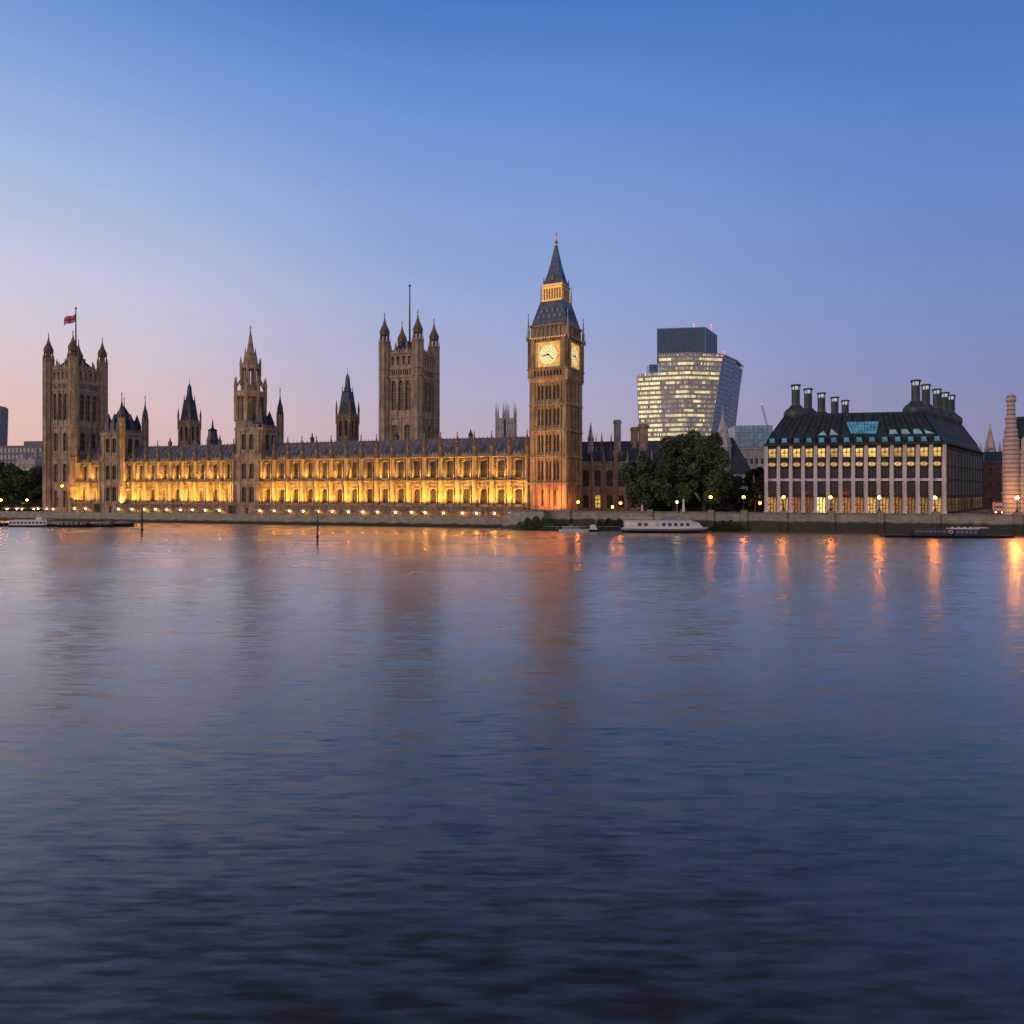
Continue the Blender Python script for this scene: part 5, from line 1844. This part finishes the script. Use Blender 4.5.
b.tube((5, 0, 5), (5, 0, 7.4), .06, 5)
b.build('railing', M['hull_white'], bt)
# pontoon with small launch left of it
bt, L = boat('pontoon', 541, 622, 530.8, 'long low dark floating pontoon below the clock tower', R(-4))
b = MB(); b.box(-L / 2, L / 2, -2, 2, -.4, .55); b.box(-L / 2 + .2, L / 2 - .2, -1.8, 1.8, .55, .62); b.build('hull', M['hull_dark'], bt)
b = MB()
for i in range(12):
    x = -L / 2 + 1 + i * (L - 2) / 11
    b.tube((x, -1.8, .6), (x, -1.8, 1.5), .04, 4)
b.tube((-L / 2 + 1, -1.8, 1.5), (L / 2 - 1, -1.8, 1.5), .04, 4)
b.build('railing', M['hull_white'], bt)
b = MB()
b.loft([[(-4, -.9, .55), (-2.5, -.9, .55), (-2.5, .9, .55), (-4, .9, .55)], [(-4, -.9, 1.9), (-3, -.9, 2.2), (-3, .9, 2.2), (-4, .9, 1.9)]])
b.build('locker', M['deck'], bt)
bt2, L2 = boat('launch', 559, 590, 531.9, 'small pale launch with low windows moored to the pontoon', R(-4))
b = MB(); hull(b, L2, 2.4, -.3, .7, .3, .06, .4); b.build('hull', M['hull_white'], bt2)
b = MB()
b.loft([[(-L2 * .4, -1, .75), (L2 * .22, -1, .75), (L2 * .22, 1, .75), (-L2 * .4, 1, .75)], [(-L2 * .38, -.85, 1.75), (L2 * .14, -.85, 1.75), (L2 * .14, .85, 1.75), (-L2 * .38, .85, 1.75)]])
b.build('cabin', plain('pale_blue_cabin', (.36, .38, .46), .5), bt2)
b = MB()
for i in range(5): b.box(-L2 * .36 + i * 1.15, -L2 * .36 + i * 1.15 + .8, -1.02, -.9, 1.1, 1.5)
b.build('window', M['boat_glass'], bt2)
bt3, L3 = boat('motor_boat', 588, 601, 531.7, 'small white motor boat with a mast, right of the pale launch', R(-4))
b = MB(); hull(b, L3, 1.8, -.3, .65, .35, .06, .4); b.build('hull', M['hull_dark'], bt3)
b = MB()
b.loft([[(-1.6, -.7, .7), (.9, -.7, .7), (.9, .7, .7), (-1.6, .7, .7)], [(-1.3, -.6, 2.1), (.1, -.6, 2.3), (.1, .6, 2.3), (-1.3, .6, 2.1)]])
b.build('cabin', M['cabin_white'], bt3)
b = MB(); b.tube((.6, 0, .7), (.6, 0, 5.0), .05, 5); b.tube((.6, 0, 3.6), (-.6, 0, 3.9), .03, 4); b.build('mast', M['hull_white'], bt3)
# left moored boats
bt, L = boat('cruise_boat', 10, 57, 526.6, 'long white passenger boat moored at the far left', R(-2))
b = MB(); hull(b, L, 4.2, -.4, .6, .16, .06, .4); b.build('hull', M['hull_dark'], bt)
b = MB()
row(b, -L * .46, L * .36, .6, 2.3, -1.8, .1, [(-L * .46 + (i + .5) * L * .82 / 10, 1.0, 1.1, 1.85, 0) for i in range(10)])
row(b, -L * .46, L * .36, .6, 2.3, 1.7, .1, [(-L * .46 + (i + .5) * L * .82 / 10, 1.0, 1.1, 1.85, 0) for i in range(10)])
b.box(-L * .47, L * .37, -1.95, 1.95, 2.3, 2.45)
b.build('cabin', M['cabin_white'], bt)
bw5 = window_mesh('saloon_window', 1.0, .75, 1, 1, M['boat_glass'], M['cabin_white'], .06)
for i in range(10): put(bw5, 'window', bt, (-L * .46 + (i + .5) * L * .82 / 10, -1.72, 1.1))
b = MB(); b.box(L * .1, L * .22, -1.2, 1.2, 2.45, 3.5); b.build('wheelhouse', M['cabin_white'], bt)
def barge(px0, px1, yw, label, seed, z=.9):
    rr = random.Random(seed)
    bt, L = boat('barge', px0, px1, yw, label, R(-2))
    b = MB(); hull(b, L, 4.6, -.4, z, .12, .08, .4); b.build('hull', M['hull_dark'], bt)
    b = MB()
    x = -L / 2 + 1.2
    while x < L / 2 - 2.5:
        w_ = rr.uniform(1.0, 2.4)
        hh = rr.uniform(.4, 1.3)
        b.loft([[(x, -1.4, z), (x + w_, -1.4, z), (x + w_, 1.4, z), (x, 1.4, z)], [(x + .1, -1.2, z + hh), (x + w_ - .1, -1.2, z + hh), (x + w_ - .1, 1.2, z + hh), (x + .1, 1.2, z + hh)]])
        x += w_ + rr.uniform(.2, 1.2)
    b.build('deckhouse', M['deck'], bt)
    b = MB()
    for i in range(7):
        x = -L / 2 + 1 + i * (L - 2) / 6
        b.tube((x, -2, z), (x, -2, z + .9), .05, 4)
    b.tube((-L / 2 + 1, -2, z + .9), (L / 2 - 1, -2, z + .9), .04, 4)
    b.build('railing', M['hull_white'], bt)
    return bt, L
barge(58, 92, 527.0, 'low dark barge with deck boxes moored beside the white passenger boat', 3)
barge(92, 116, 526.8, 'middle dark work barge off the flag tower', 4)
barge(117, 133, 526.2, 'shortest dark barge nearest the thin mooring pile', 5)
barge(-14, 8, 526.2, 'dark barge cut by the left edge of the picture', 6)
# right barge
bt, L = boat('barge_pier', 885, 1012, 537.2, 'long dark moored barge with glazed cabins and white roof below the right wall', R(-5))
b = MB(); hull(b, L, 5.5, -.4, .55, .14, .14, .25); b.build('hull', M['hull_dark'], bt)
b = MB()
b.box(-L * .28, L * .0, -1.6, 1.6, .55, 2.3)
b.box(L * .02, L * .20, -1.8, 1.8, .55, 2.3)
b.box(L * .21, L * .26, -1.3, 1.3, .55, 2.6)
b.build('cabin', plain('navy_cabin', (.03, .035, .06), .5), bt)
b = MB()
b.box(L * .01, L * .205, -2.0, 2.0, 2.35, 2.55)
b.box(L * .205, L * .275, -1.5, 1.5, 2.62, 2.8)
for i in range(4): b.ball((L * (.03 + i * .045), 0, 2.65), .45, 8, 4, .6)
b.build('roof', M['cabin_white'], bt)
b = MB()
for i in range(8): b.box(-L * .27 + i * 1.2, -L * .27 + i * 1.2 + .85, -1.66, -1.6, 1.3, 1.95)
for i in range(5): b.box(L * .03 + i * 1.2, L * .03 + i * 1.2 + .85, -1.86, -1.8, 1.2, 1.9)
b.build('window', glass('pale_boat_glass', (.14, .15, .19), .15), bt)
b = MB()
n = 12
for i in range(n):
    a0, a1 = 2 * math.pi * i / n, 2 * math.pi * (i + 1) / n
    b.tube((-L * .005 + .45 * math.cos(a0), -1.75, 1.6 + .45 * math.sin(a0)), (-L * .005 + .45 * math.cos(a1), -1.75, 1.6 + .45 * math.sin(a1)), .12, 5)
b.build('lifebuoy', M['hull_white'], bt)
b = MB()
for i in range(16):
    x = -L * .46 + i * L * .92 / 15
    b.tube((x, -2.3, .55), (x, -2.3, 1.45), .035, 4)
b.tube((-L * .46, -2.3, 1.45), (L * .46, -2.3, 1.45), .035, 4)
b.build('railing', M['iron'], bt)

# red bus in the street ------------------------------------------------
p_ = at(999, 232)
bus = thing('bus', (p_.x, p_.y, GZ), R(-32), 'red double deck bus coming down the street beside the striped building', 'bus')
M['bus_red'] = plain('bus_red', (.42, .025, .02), .35, 0, .05)
b = MB()
b.box(-1.25, 1.25, 0, 10.5, GZ + .35, GZ + 2.2)
b.loft([[(-1.25, .05, GZ + 2.2), (1.25, .05, GZ + 2.2), (1.25, 10.5, GZ + 2.2), (-1.25, 10.5, GZ + 2.2)], [(-1.25, .12, GZ + 4.0), (1.25, .12, GZ + 4.0), (1.25, 10.4, GZ + 4.0), (-1.25, 10.4, GZ + 4.0)], [(-1.05, .35, GZ + 4.35), (1.05, .35, GZ + 4.35), (1.05, 10.2, GZ + 4.35), (-1.05, 10.2, GZ + 4.35)]])
b.build('body', M['bus_red'], bus)
for z0, z1 in ((1.2, 2.1), (2.75, 3.8)):
    q = MB(); q.box(-1.08, 1.08, -.06, .04, GZ + z0, GZ + z1)
    for i in range(6): q.box(-1.29, 1.29, 1.0 + i * 1.5, 2.2 + i * 1.5, GZ + z0 + .05, GZ + z1 - .05)
    q.build('window', glow('bus_interior', (1, .7, .45), .25), bus)
for sx in (-1, 1):
    q = MB(); q.box(sx * .85 - .18, sx * .85 + .18, -.08, .02, GZ + .6, GZ + .85); q.build('headlight', M['whitewarm'], bus)
    for y in (2.0, 8.2):
        q = MB(); q.T = Matrix.Translation((sx * 1.12, y, GZ + .48)) @ Matrix.Rotation(R(90), 4, 'Y'); q.lathe(0, 0, [(.48, -.14), (.48, .14)], 14); q.build('wheel', M['iron'], bus)
